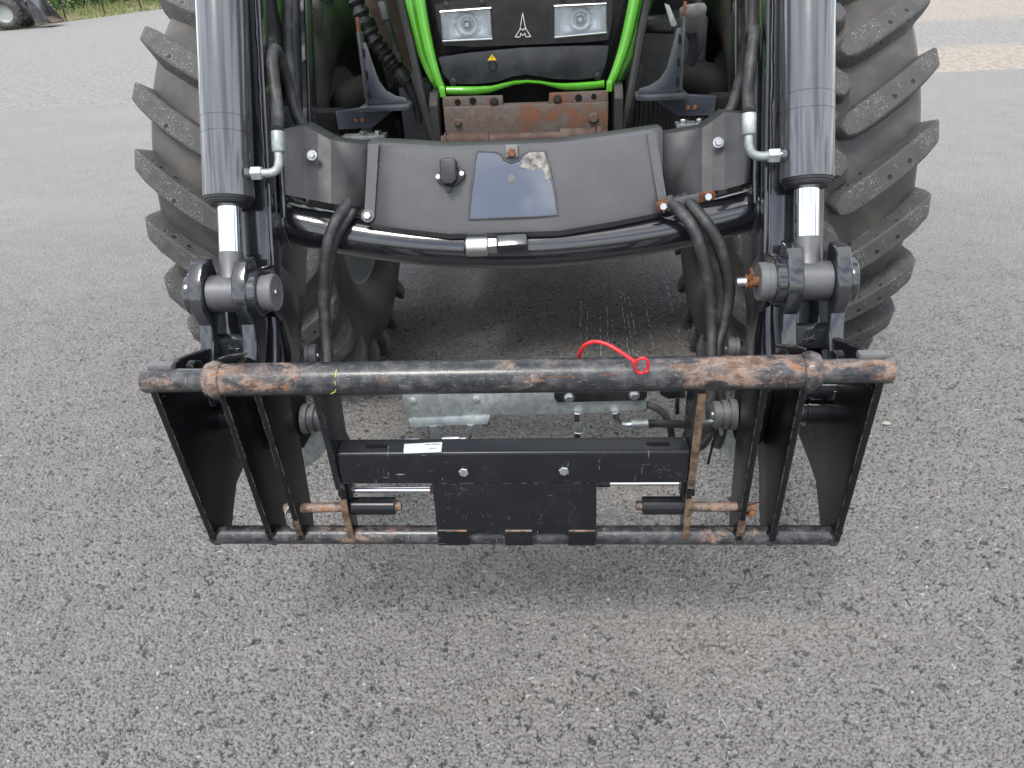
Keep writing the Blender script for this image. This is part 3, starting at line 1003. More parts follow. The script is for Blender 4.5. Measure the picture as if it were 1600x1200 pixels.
# steering joint plate low on each side
for s in (-1, 1):
    g = G(); g.box((s*.49, 2.33, .905), (.13, .05, .012)); sj = g.build('steering_arm', 'galv', tractor, bevel=.003)
    for dx in (-.045, 0.):
        g = G(); g.hexnut((s*(.49+dx), 2.32, .911), (0, 0, 1), .012, .012); g.build('nut', 'steel', sj)
    g = G(); g.cyl((s*.49, 2.34, .90), (s*.49, 2.34, .80), .022); g.build('joint_stud', 'brushed', sj)
    g = G(); g.tube([(s*.46, 2.45, 1.02), (s*.54, 2.40, 1.00), (s*.57, 2.42, .92)], .05, 16, sub=4); g.build('axle_knuckle', 'void', tractor, smooth=60)

# mudguard stays: arm plate with two holes, upright gusset and its rusty flat bar
for s in (-1, 1):
    g = G(); g.py([(s*.475, 1.03), (s*.40, 1.036), (s*.325, 1.033), (s*.325, 1.028), (s*.385, .988), (s*.475, .985)], 2.01, 2.035)
    arm = g.build('stay_arm', 'bracket', tractor, bevel=.003)
    for dx in (.425, .408):
        g = G(); g.rod((s*dx, 2.009, 1.007), (s*dx, 2.0, 1.007), [(0, .0055), (.002, .0055)], 14); h = g.build('hole', 'rust', arm)
    g = G(); g.box((s*.515, 2.06, 1.0), (.09, .07, .055)); g.build('arm_root', 'void', tractor, bevel=.01)
    g = G(); g.pz([(s*.278, 2.02), (s*.278, 1.97), (s*.30, 1.955), (s*.40, 1.96), (s*.40, 2.05), (s*.29, 2.05)], 1.034, 1.046); ft = g.build('stay_foot', 'bracket', tractor, bevel=.003)
    up_ = [(s*.382, 1.05), (s*.382, 1.188), (s*.370, 1.188), (s*.362, 1.15), (s*.350, 1.10), (s*.335, 1.078), (s*.312, 1.064), (s*.287, 1.058), (s*.285, 1.047), (s*.375, 1.047)]
    g = G(); g.py(up_, 1.99, 1.998); g.build('stay_gusset', 'bracket', tractor, bevel=.0025)
    g = G(); g.box((s*.386, 2.01, 1.13), (.007, .045, .16)); fb = g.build('stay_flat_bar', 'bracket', tractor, bevel=.002)
    g = G(); g.box((s*.388, 2.012, 1.205), (.006, .02, .075)); g.build('stay_tongue', 'rust', fb, bevel=.002)
    for dz in (1.165, 1.115, 1.07):
        g = G(); g.box((s*.377, 2.012, dz), (.006, .05, .020)); g.build('weld_bead', 'void', ft, bevel=.003)
# grey knob and rods on the right flank
g = G(); g.tube([S(1082, 45, Y=2.12), S(1082, 30, Y=2.11), S(1083, 14, Y=2.10), S(1083, 8, Y=2.10)], [.020, .030, .033, .026], 20, sub=4); g.build('grey_knob', 'cap', tractor, smooth=60)
g = G(); g.tube([S(1083, 40, Y=2.13), S(1088, 70, Y=2.14), S(1078, 100, Y=2.16)], [.022, .019, .012], 14, sub=4); g.build('knob_stem', 'panel', tractor, smooth=60)
g = G(); g.slab([S(1038, 5, Y=2.3), S(1046, 8, Y=2.3), S(1058, 38, Y=2.3), S(1050, 46, Y=2.3)], (0, .01, 0)); g.build('flat_link', 'galv', tractor, bevel=.002)
g = G(); g.cyl(S(1005, 45, Y=2.33), S(1052, 47, Y=2.3), .010); g.build('control_rod', 'void', tractor)
g = G(); g.box((.46, 2.6, 1.36), (.2, .25, .06)); g.build('step_plate', 'panel', tractor, bevel=.01)

# ------------------------------------------------------------------ front loader
loader = thing('front_loader', 'black front loader with two hydraulic tilt cylinders, curved cross tube and plastic cover', 'loader', (0, 1.6, .5))
AX = Vector((0, .436, .900)).normalized()           # the lower booms and cylinders lean back by 26 degrees


def fy(z): return 1.447 + (z-.82)*.425               # front face of the boom


for s in (-1, 1):
    # boom: box beam, nose towards the carrier, then back over the wheels
    prof = [(1.350, .610), (1.326, .575), (1.326, .545), (1.345, .520), (1.40, .535), (1.50, .60), (1.60, .68), (1.69, .80), (1.76, .95),
            (1.90, 1.22), (2.14, 1.75), (2.25, 1.86), (3.4, 1.72), (3.4, 1.92), (2.15, 2.08), (2.02, 2.03), (fy(1.9), 1.9), (fy(1.225), 1.225), (fy(.82), .82), (1.405, .70)]
    g = G(); g.px(prof, s*.493, s*.600)
    boom = g.build('boom', 'boom', loader, bevel=.006, seg=2)
    # welded flange and bead along the front edge
    g = G(); g.px([(fy(.80)-.010, .80), (fy(1.9)-.010, 1.9), (fy(1.9)+.03, 1.9), (fy(.80)+.03, .80)], s*.484, s*.4925)
    g.build('boom_flange', 'boom', boom, bevel=.003)
    pth = []
    for k in range(70):
        z = .81+k*.016
        pth.append((s*(.4955+.0012*random.uniform(-1, 1)), fy(z)-.0035, z))
    g = G(); g.tube(pth, [.0045+.0009*random.uniform(-1, 1) for _ in pth], 8); g.build('weld_bead', 'boom', boom, smooth=70)
    g = G(); g.tube([(s*.481, fy(z)+.055, z) for z in np.linspace(.9, 1.19, 14)], [.004]+[.0065]*12+[.004], 10); g.build('weld_bead', 'boom', boom, smooth=70)
    g = G(); g.px([(1.80, .98), (1.925, 1.24), (2.2, 1.84), (2.24, 1.80), (1.975, 1.24), (1.86, .98)], s*.485, s*.4925); g.build('boom_gusset', 'boom', boom, bevel=.002)
    g = G(); g.box((s*.55, 3.3, 1.55), (.14, .16, .7)); g.build('loader_post', 'boom', loader, bevel=.01)

    # tilt cylinder along AX; o is the point where the body ends
    o = Vector((s*.548, 1.447, .968))
    g = G(); g.rod(o, o+AX, [(0, .0475), (.002, .0478), (.118, .0478), (.1185, .0470), (.1195, .0470), (.120, .0478), (.148, .0478), (.1485, .0472), (.1495, .0472), (.150, .0478), (1.02, .0478)], 64)
    cy = g.build('cylinder_tube', 'cylinder', loader, smooth=25)
    g = G(); g.rod(o-AX*.016, o, [(0, .026), (0, .036), (.004, .0395), (.006, .0395), (.006, .0415), (.011, .0425), (.011, .045), (.017, .0455)], 48); g.build('gland_ring', 'plastic', cy, smooth=25)
    pin = Vector((s*.558, 1.362, .803))
    e = Vector((s*.553, o.y, o.z)) - AX*.095
    g = G(); g.rod(Vector((o.x, o.y, o.z))-AX*.11, Vector((o.x, o.y, o.z)), [(0, .0225), (.135, .0225)], 48); rod_ = g.build('piston_rod', 'chrome', loader, smooth=30)
    q = o-AX*.105
    g = G(); g.rod(q, q-AX, [(0, .0227), (.025, .0235), (.055, .026), (.062, .030)], 36); g.build('rod_neck', 'brushed', rod_, smooth=40)
    g = G(); g.rod((s*.5305, pin.y, pin.z), (s*.60, pin.y, pin.z), [(0, .034), (.002, .036), (.055, .036), (.057, .034)], 40); g.build('rod_eye', 'brushed', rod_, smooth=30)
    g = G(); g.rod((s*.46, pin.y, pin.z), (s*.63, pin.y, pin.z), [(0, .018), (.17, .018)], 24); g.build('link_pin', 'steel', loader)

    # twin cast link arms
    lp = [(1.398, .866), (1.358, .868), (1.332, .845), (1.316, .815), (1.314, .785), (1.330, .750), (1.318, .715), (1.285, .665), (1.252, .628), (1.252, .612), (1.268, .603), (1.290, .612), (1.345, .665), (1.395, .725), (1.408, .79), (1.404, .835)]
    for x0, x1 in ((.502, .530), (.588, .615)):
        g = G(); g.px(lp, s*x0, s*x1); g.build('link_arm', 'link', loader, bevel=.005, seg=3, cut=50)
    g = G(); g.box((s*.559, 1.352, .695), (.060, .034, .040)); sb = g.build('link_spacer', 'link', loader, bevel=.004)
    for a in (.7, -.7, 0):
        g = G(); d = Vector((math.cos(a), 0, math.sin(a)))*.012; c = Vector((s*.559, 1.3345, .696))
        g.tube([c-d, c, c+d], [.0015, .0032, .0015], 6); g.build('cast_rib', 'link', sb, smooth=60)
    g = G(); g.rod((s*.615, pin.y, pin.z), (s*.64, pin.y, pin.z), [(0, .042), (.002, .043), (.011, .043), (.013, .041)], 40); g.build('washer_disc', 'link', loader, smooth=30)
    g = G(); g.rod((s*.5015, pin.y, pin.z), (s*.40, pin.y, pin.z), [(0, .044), (.014, .044), (.016, .042)], 40); g.build('link_bush', 'link', loader, smooth=30)
    g = G(); g.rod((s*.485, pin.y, pin.z), (s*.40, pin.y, pin.z), [(0, .034), (.012, .0345), (.013, .036), (.025, .036), (.027, .0345), (.0275, .032), (.0262, .030), (.0262, .004)], 40)
    cp = g.build('pin_cap', 'cap', loader, smooth=30)
    if s < 0:
        g = G(); g.rod((s*.4585, pin.y-.004, pin.z+.002), (s*.40, pin.y, pin.z), [(0, .0065), (.003, .006), (.004, .004)], 14); g.build('grease_nipple', 'steel', cp)
    else:
        g = G(); g.rod((s*.459, pin.y, pin.z), (s*.40, pin.y, pin.z), [(0, .010), (.022, .010)], 18); g.build('grease_stub', 'rust', cp)
        g = G(); g.rod((s*.4365, pin.y, pin.z), (s*.40, pin.y, pin.z), [(0, .0095), (.003, .0085), (.017, .0085), (.018, .006)], 18); g.build('stub_end', 'steel', cp)
        for dx in (.437, .443):
            g = G(); g.tube([(s*dx, pin.y+.0125*math.cos(a), pin.z+.0125*math.sin(a)) for a in np.linspace(0, 6.283, 20, endpoint=False)], .0022, 6, closed=True); g.build('clip_ring', 'rust', cp)
        g = G(); g.tube([(s*.44, pin.y-.012, pin.z+.01), (s*.443, pin.y-.015, pin.z+.022), (s*.440, pin.y-.013, pin.z+.032)], [.003, .0035, .003], 8); g.build('clip_tail', 'rust', cp)

    # rear link between upper pin and boom pivot
    g = G(); g.px([(1.325, .80), (1.338, .838), (1.375, .848), (1.47, .825), (1.53, .77), (1.545, .70), (1.50, .61), (1.46, .59), (1.425, .605), (1.432, .66), (1.425, .715), (1.395, .752), (1.35, .762)], s*.4845, s*.5005)
    g.build('rear_link', 'boom', loader, bevel=.004)
    g = G(); g.rod((s*.457, 1.452, .623), (s*.40, 1.452, .623), [(0, .021), (.006, .021), (.006, .019), (.010, .019), (.010, .022), (.022, .022), (.024, .020)], 28); pc = g.build('pivot_cap', 'cap', loader, smooth=30)
    g = G(); g.rod((s*.433, 1.449, .621), (s*.40, 1.449, .621), [(0, .006), (.003, .005)], 12); g.build('grease_nipple', 'steel', pc)
    g = G(); g.rod((s*.425, 1.285, .562), (s*.40, 1.285, .562), [(0, .030), (.012, .030), (.012, .024), (.017, .024), (.017, .028), (.026, .028), (.026, .022), (.031, .022), (.031, .026), (.041, .026), (.043, .024)], 36)
    pc = g.build('nose_pin_cap', 'cap', loader, smooth=30)
    g = G(); g.rod((s*.382, 1.283, .563), (s*.36, 1.283, .563), [(0, .0065), (.003, .0055)], 12); g.build('grease_nipple', 'steel', pc)
    # hydraulic port, nut, elbow and ferrule on the cylinder
    zc, yc_ = 1.012, 1.452
    g = G(); g.rod((s*.505, yc_, zc), (s*.47, yc_, zc), [(0, .014), (.004, .010), (.010, .009)], 18); g.build('port_boss', 'cylinder', cy, smooth=40)
    g = G(); g.hexnut((s*.494, yc_, zc), (-s, 0, 0), .0135, .020); g.build('port_nut', 'galv', cy)
    el = [(s*.476, yc_, zc), (s*.458, yc_, zc), (s*.445, yc_+.002, zc+.006), (s*.439, yc_+.006, zc+.020), (s*.439, yc_+.012, zc+.034)]
    g = G(); g.tube(el, .0085, 14, sub=5); g.build('elbow', 'galv', cy, smooth=60)
    f0 = Vector(el[-1]); f1 = f0+Vector((0, .016, .038))
    g = G(); g.rod(f0, f1, [(0, .0085), (.002, .0115), (.004, .0128), (.038, .0128), (.040, .0115)], 20); g.build('ferrule', 'galv', cy, smooth=40)
    if s < 0:
        hp = [f1, S(433, 165, Y=1.56), S(426, 110, Y=1.60), S(425, 86, Y=1.625), S(429, 77, Y=1.65), S(437, 90, Y=1.68), S(450, 130, Y=1.70), S(462, 175, Y=1.70), S(478, 215, Y=1.68)]
        h2 = [S(446, -60, Y=1.80), S(449, 0, Y=1.78), S(450, 80, Y=1.76), S(456, 135, Y=1.73), S(468, 185, Y=1.70), S(490, 225, Y=1.67)]
    else:
        hp = [f1, S(1169, 140, Y=1.56), S(1174, 90, Y=1.60), S(1178, 60, Y=1.625), S(1177, 46, Y=1.65), S(1170, 62, Y=1.68), S(1160, 110, Y=1.70), S(1150, 150, Y=1.70), S(1135, 195, Y=1.68)]
        h2 = [S(1179, -60, Y=1.80), S(1177, 0, Y=1.78), S(1174, 50, Y=1.76), S(1163, 110, Y=1.73), S(1148, 160, Y=1.70), S(1120, 200, Y=1.67)]
    g = G(); g.tube(hp, .0118, 14, sub=6); g.build('hydraulic_hose', 'hose', loader, smooth=60)
    g = G(); g.tube(h2, .0115, 14, sub=6); g.build('hydraulic_hose', 'hose', loader, smooth=60)

# bowed cross tube
def cross(x):
    k = 1-(x/.5)**2
    return Vector((x, 1.60-.030*k, .873-.062*k))


g = G(); g.tube([cross(x) for x in np.linspace(-.495, .495, 41)], .045, 40); g.build('cross_tube', 'boom', loader, smooth=60)
for s in (-1, 1):
    g = G(); g.tube([cross(s*.493)+Vector((0, .048*math.cos(a), .048*math.sin(a))) for a in np.linspace(0, 6.283, 30, endpoint=False)], .006, 8, closed=True); g.build('weld_ring', 'boom', loader, smooth=60)

# plastic cover: folded centre panel and two side panels
cols = [(-.302, 1.602, 1.026, 1.545, .886), (-.225, 1.594, 1.021, 1.536, .878), (-.137, 1.586, 1.014, 1.525, .869), (.09, 1.586, 1.014, 1.525, .869),
        (.2, 1.594, 1.023, 1.534, .882), (.275, 1.60, 1.030, 1.543, .892), (.300, 1.602, 1.032, 1.546, .895)]
g = G(); vs = []
for (x, yt, zt, yb, zb) in cols:
    vs += [(x, yt+.09, zt-.006), (x, yt+.012, zt+.001), (x, yt+.002, zt-.003), (x, yb, zb), (x*1.0, yb-.001, zb-.008), (x*.99, yb+.008, zb-.020), (x*.98, yb+.045, zb-.030)]
k = 7
g.add(vs, [(i*k+j, i*k+j+1, (i+1)*k+j+1, (i+1)*k+j) for i in range(len(cols)-1) for j in range(k-1)])
cov = g.build('centre_cover', 'cover', loader, smooth=24)
cov.modifiers.new('t', 'SOLIDIFY').thickness = -.004


def on_cover(px, py, lift=.0015):
    """point on the sloping face of the centre cover under a survey pixel"""
    lo, hi = 1.45, 1.65
    for _ in range(40):
        m = (lo+hi)/2
        p = S(px, py, Y=m)
        xs_ = [c[0] for c in cols]
        t = np.interp(p.x, xs_, [c[1] for c in cols]), np.interp(p.x, xs_, [c[2] for c in cols]), np.interp(p.x, xs_, [c[3] for c in cols]), np.interp(p.x, xs_, [c[4] for c in cols])
        ys_ = t[2]+(t[0]-t[2])*(p.z-t[3])/(t[1]-t[3])
        if p.y < ys_: lo = m
        else: hi = m
    return S(px, py, Y=m)+Vector((0, -.9, .42))*(lift+.0042)


film = [(747, 238), (775, 238), (784, 243), (788, 251), (799, 256), (811, 252), (817, 244), (826, 238), (851, 237), (858, 262), (866, 300), (871, 336), (840, 339), (790, 341), (734, 343), (737, 300), (742, 262)]
g = G(); g.slab([on_cover(*q, .0028) for q in film], (0, .0012, -.0005)); fl = g.build('label_film', 'film', cov)
g = G(); g.tube([on_cover(*q, .0015) for q in film], .0028, 6, closed=True); g.build('label_frame', 'cover', cov, smooth=60)
torn = [(817, 246), (828, 239), (850, 239), (856, 258), (861, 282), (853, 280), (850, 268), (840, 262), (832, 268), (822, 264), (812, 262), (817, 254)]
g = G(); g.slab([on_cover(*q, .0034) for q in torn], (0, .0005, -.0002)); g.build('torn_sticker', 'torn', fl)
g = G(); p = on_cover(800, 281, .003); g.rod(p, p+Vector((0, -.9, .42)), [(0, .0075), (.0015, .0075), (.0018, .005), (.001, .0045), (.0012, .002)], 20); g.build('rivet', 'cap', fl)
g = G(); g.box(on_cover(800, 237, .001), (.026, .005, .026), Matrix.Rotation(R(-24), 3, 'X')); nt = g.build('cover_notch', 'cap', cov, bevel=.006, seg=3)
g = G(); p = on_cover(800, 241, .003); g.hexnut(p, (0, -.9, .42), .009, .007); g.build('rusty_bolt', 'rust', cov)
for q in ((576, 338), (1036, 321)):
    g = G(); p = on_cover(*q, .003); g.rod(p, p+Vector((0, -.9, .42)), [(0, .0135), (.002, .0135)], 20); w = g.build('cover_washer', 'rustpin' if q[0] > 800 else 'cap', cov)
    g = G(); g.hexnut(p+Vector((0, -.0018, .0008)), (0, -.9, .42), .0085, .006); g.build('cover_bolt', 'steel', cov)
for a, b in (((577, 226), (570, 345)), ((1024, 209), (1043, 323))):
    g = G(); P = [on_cover(a[0]+(b[0]-a[0])*t, a[1]+(b[1]-a[1])*t, .0005) for t in np.linspace(0, .97, 8)]
    sg = 1 if a[0] < 800 else -1
    Q = [on_cover(a[0]+sg*(16 if sg > 0 else 14)*(1)+(b[0]-a[0])*t, a[1]+(b[1]-a[1])*t, .0005) for t in np.linspace(0, .97, 8)]
    g.slab([p+Vector((0, -.0028, .0012)) for p in P+Q[::-1]], (0, .004, -.001)); g.build('cover_edge_band', 'cover', cov)

for s in (-1, 1):
    def V(px, py, Y):
        p = S(px, py, Y=Y); return p
    if s < 0:
        top = [(441, 203, 1.60), (449, 200, 1.61), (475, 196, 1.64), (497, 208, 1.645), (517, 219, 1.635), (577, 229, 1.606)]
        bot = [(441, 303, 1.55), (449, 305, 1.55), (475, 310, 1.555), (497, 314, 1.56), (517, 318, 1.563), (571, 324, 1.552)]
    else:
        top = [(1178, 181, 1.60), (1160, 177, 1.61), (1132, 175, 1.64), (1113, 189, 1.645), (1097, 200, 1.635), (1030, 212, 1.606)]
        bot = [(1171, 284, 1.55), (1160, 288, 1.55), (1132, 296, 1.555), (1113, 299, 1.56), (1097, 301, 1.563), (1041, 312, 1.552)]
    T_, B_ = [V(*q) for q in top], [V(*q) for q in bot]
    vs = [p+Vector((0, .06, -.004)) for p in T_]+T_+B_+[p+Vector((0, .05, .0)) for p in B_]
    n = 6
    g = G(); g.add(vs, [(r_*n+i, r_*n+i+1, (r_+1)*n+i+1, (r_+1)*n+i) for r_ in range(3) for i in range(n-1)])
    sc_ = g.build('side_cover', 'sidecover', loader, smooth=6)
    sc_.modifiers.new('t', 'SOLIDIFY').thickness = .003
    q = (488, 243) if s < 0 else (1122, 223)
    p = S(*q, Y=1.594); d = Vector((0, -.9, .4))
    g = G(); g.rod(p, p+d, [(0, .0105), (.003, .0105)], 20); g.build('washer', 'steel', sc_)
    g = G(); g.hexnut(p+d*.003, d, .008, .007); g.build('nut', 'steel', sc_)

# scuffs rubbed into the cover and the carrier plate
def scuffs(items, place, name, parent):
    g = G()
    for (cx, cy, sx, sy, k) in items:
        for _ in range(int(k*.45)+1):
            x, y = random.gauss(cx, sx), random.gauss(cy, sy); a = random.choice((1.4, 1.5, 1.6, .3, 2.2))+random.uniform(-.25, .25); L_ = random.uniform(.8, 2.6)*random.choice((1, 1, 1, 2.6))
            p, q = place(x-math.cos(a)*L_, y-math.sin(a)*L_), place(x+math.cos(a)*L_, y+math.sin(a)*L_)
            m = p.lerp(q, .5)+Vector((random.uniform(-.0006, .0006), 0, random.uniform(-.0006, .0006)))
            g.tube([p, m, q], [.0001, .00026, .00008], 4)
    o = g.build(name, 'scuff', parent); o['kind'] = 'stuff'
    return o


M['scuff'] = simple('pale scuff', (.15, .15, .15), .8, 0, .3, 300)
scuffs([(878, 328, 5, 9, 34), (800, 352, 12, 2, 10), (690, 325, 40, 8, 12), (960, 270, 40, 25, 12), (735, 335, 4, 5, 10), (640, 280, 30, 30, 10)], lambda x, y: on_cover(x, y, .0002), 'scuff_marks', cov)

# trailer plug on the cover
pc = on_cover(704, 276, .003); Rm = Matrix.Rotation(R(-24), 3, 'X')
def lc(x, y, z): return pc + Rm @ Vector((x, y, z))
g = G(); g.slab([lc(*q) for q in ((-.028, 0, .002), (-.018, 0, .012), (.018, 0, .016), (.030, 0, .010), (.031, 0, -.004), (.012, 0, -.022), (-.014, 0, -.020), (-.028, 0, -.010))], Rm @ Vector((0, -.006, 0)))
plug = g.build('plug_socket', 'plastic', loader, bevel=.003)
g = G(); g.slab([lc(*q) for q in ((-.017, -.005, .026), (-.012, -.005, .031), (.012, -.005, .031), (.017, -.005, .026), (.016, -.005, -.012), (.008, -.005, -.021), (-.009, -.005, -.021), (-.017, -.005, -.012))], Rm @ Vector((0, -.022, 0)))
g.build('plug_lid', 'plastic', plug, bevel=.005, seg=3)
g = G(); g.box(lc(-.002, -.010, -.027), (.010, .010, .016), Rm); g.build('lid_tab', 'plastic', plug, bevel=.003)
for x, z in ((-.0235, -.002), (.0245, .003)):
    g = G(); p = lc(x, -.006, z); g.rod(p, p+Rm @ Vector((0, -1, 0)), [(0, .0052), (.002, .0048), (.003, .003)], 14); g.build('screw', 'white', plug)

# pipe joint on the middle of the cross tube
zc = .820; y0 = 1.522
def jp(px): return S(px, 384, Y=y0)
a, b = S(729, 385, Y=y0), S(762, 384, Y=y0)
jt = None
g = G(); g.rod(a, b, [(0, .020), (.002, .0215), (.044, .0215), (.046, .019)], 32); jt = g.build('coupling_sleeve', 'steel', loader, smooth=30)
g = G(); g.rod(S(726, 385, Y=y0), S(729, 385, Y=y0), [(0, .017), (.006, .0185)], 24); g.build('sleeve_end', 'plastic', jt)
g = G(); g.hexnut(S(762, 384, Y=y0), b-a, .0175, .022); g.build('coupling_nut', 'steel', jt)
a, b = S(777, 383, Y=y0), S(825, 380, Y=y0)
g = G(); L = (b-a).length; g.rod(a, b, [(0, .021), (.003, .0235), (L-.003, .0235), (L, .021)], 6); g.build('coupling_body', 'link', jt, bevel=.002)

# hose clamp on the right of the cover
a, b = S(1036, 322, Y=1.515), S(1106, 307, Y=1.515)
d = (b-a).normalized(); w = Vector((-d.z, 0, d.x))
g = G(); g.slab([a-d*.012-w*.009, a-d*.017, a-d*.012+w*.009, b+d*.012+w*.009, b+d*.017, b+d*.012-w*.009], (0, .005, .001)); cl = g.build('hose_clamp', 'rustpin', loader, bevel=.0015)
g = G(); g.slab([a+d*.022-w*.0105, a+d*.022+w*.0105, b-d*.018+w*.0105, b-d*.018-w*.0105], (0, -.006, .002)); g.build('clamp_strap', 'brushed', cl, bevel=.002)
for p in (a, b):
    g = G(); g.hexnut(p+Vector((0, -.001, 0)), (0, -1, .2), .008, .007); g.build('clamp_bolt', 'steel', cl)

# hoses running down to the carrier
for pts, r in (([(556, 305, 1.59), (541, 322, 1.56), (524, 346, 1.515), (512, 382, 1.495), (506, 430, 1.485), (506, 490, 1.47), (510, 545, 1.44), (511, 600, 1.40), (508, 660, 1.385)], .0115),
               ([(568, 306, 1.60), (556, 323, 1.575), (538, 348, 1.545), (523, 378, 1.53), (513, 420, 1.52), (509, 480, 1.50), (512, 545, 1.465), (516, 600, 1.43), (514, 660, 1.40)], .0105),
               ([(1045, 312, 1.53), (1060, 326, 1.505), (1082, 355, 1.47), (1097, 395, 1.455), (1108, 445, 1.45), (1112, 500, 1.435), (1112, 560, 1.40), (1111, 620, 1.375), (1110, 665, 1.36), (1098, 692, 1.345), (1078, 702, 1.335)], .0115),
               ([(1068, 308, 1.53), (1082, 322, 1.505), (1105, 350, 1.475), (1125, 385, 1.465), (1138, 425, 1.46), (1139, 465, 1.455), (1130, 510, 1.44), (1120, 555, 1.41), (1126, 620, 1.385), (1128, 670, 1.37), (1118, 698, 1.36)], .0115),
               ([(1058, 311, 1.55), (1075, 326, 1.525), (1094, 352, 1.50), (1112, 388, 1.49), (1124, 430, 1.485), (1128, 470, 1.475), (1122, 520, 1.45), (1116, 570, 1.42)], .0105)):
    g = G(); g.tube([S(q[0], q[1], Y=q[2]) for q in pts], r, 14, sub=6); g.build('hydraulic_hose', 'hose', loader, smooth=60)

# ------------------------------------------------------------------ quick-attach carrier frame
frame = thing('tool_carrier_frame', 'worn black quick-attach tool carrier with rusty top bar on the loader arms', 'tool carrier', (0, 1.16, .35))
bar = Vector((0, 1.115, .745))
def bx(x): return Vector((x, bar.y, bar.z))
g = G(); g.rod(bx(-.497), bx(.489), [(0, .0285), (.986, .0285)], 56); tb = g.build('top_bar', 'topbar', frame, smooth=40)
for s in (-1, 1):
    g = G(); g.rod(bx(s*.490), bx(s*.7), [(0, .0205), (.126, .0212), (.130, .0195)], 40); g.build('bar_end', 'topbar', tb, smooth=30)
    prof = [(t*.004, .0295+.0045*math.sin(math.pi*t/7)+.0008*random.uniform(-1, 1)) for t in range(8)]
    g = G(); g.rod(bx(s*.478), bx(s*.7), prof, 40); g.build('weld_ring', 'weld', tb, smooth=60)
    g = G(); g.py([(s*.492, .760), (s*.488, .778), (s*.470, .784), (s*.440, .787), (s*.436, .783), (s*.455, .777), (s*.468, .760)], 1.130, 1.137); g.build('stop_tab', 'plate', tb, bevel=.002)
    g = G(); g.box((s*.590, 1.128, .766), (.044, .020, .014)); g.build('end_tab', 'cap', tb, bevel=.005)
    g = G(); g.px([(1.13, .745), (1.135, .764), (1.15, .766), (1.17, .755), (1.17, .745)], s*.538, s*.552); g.build('hook_tab', 'plate', tb, bevel=.003)
g = G(); g.rod((-.610, 1.16, .369), (.606, 1.16, .369), [(0, .0165), (.002, .0185), (1.214, .0185), (1.216, .0165)], 40); g.build('bottom_bar', 'botbar', frame, smooth=30)

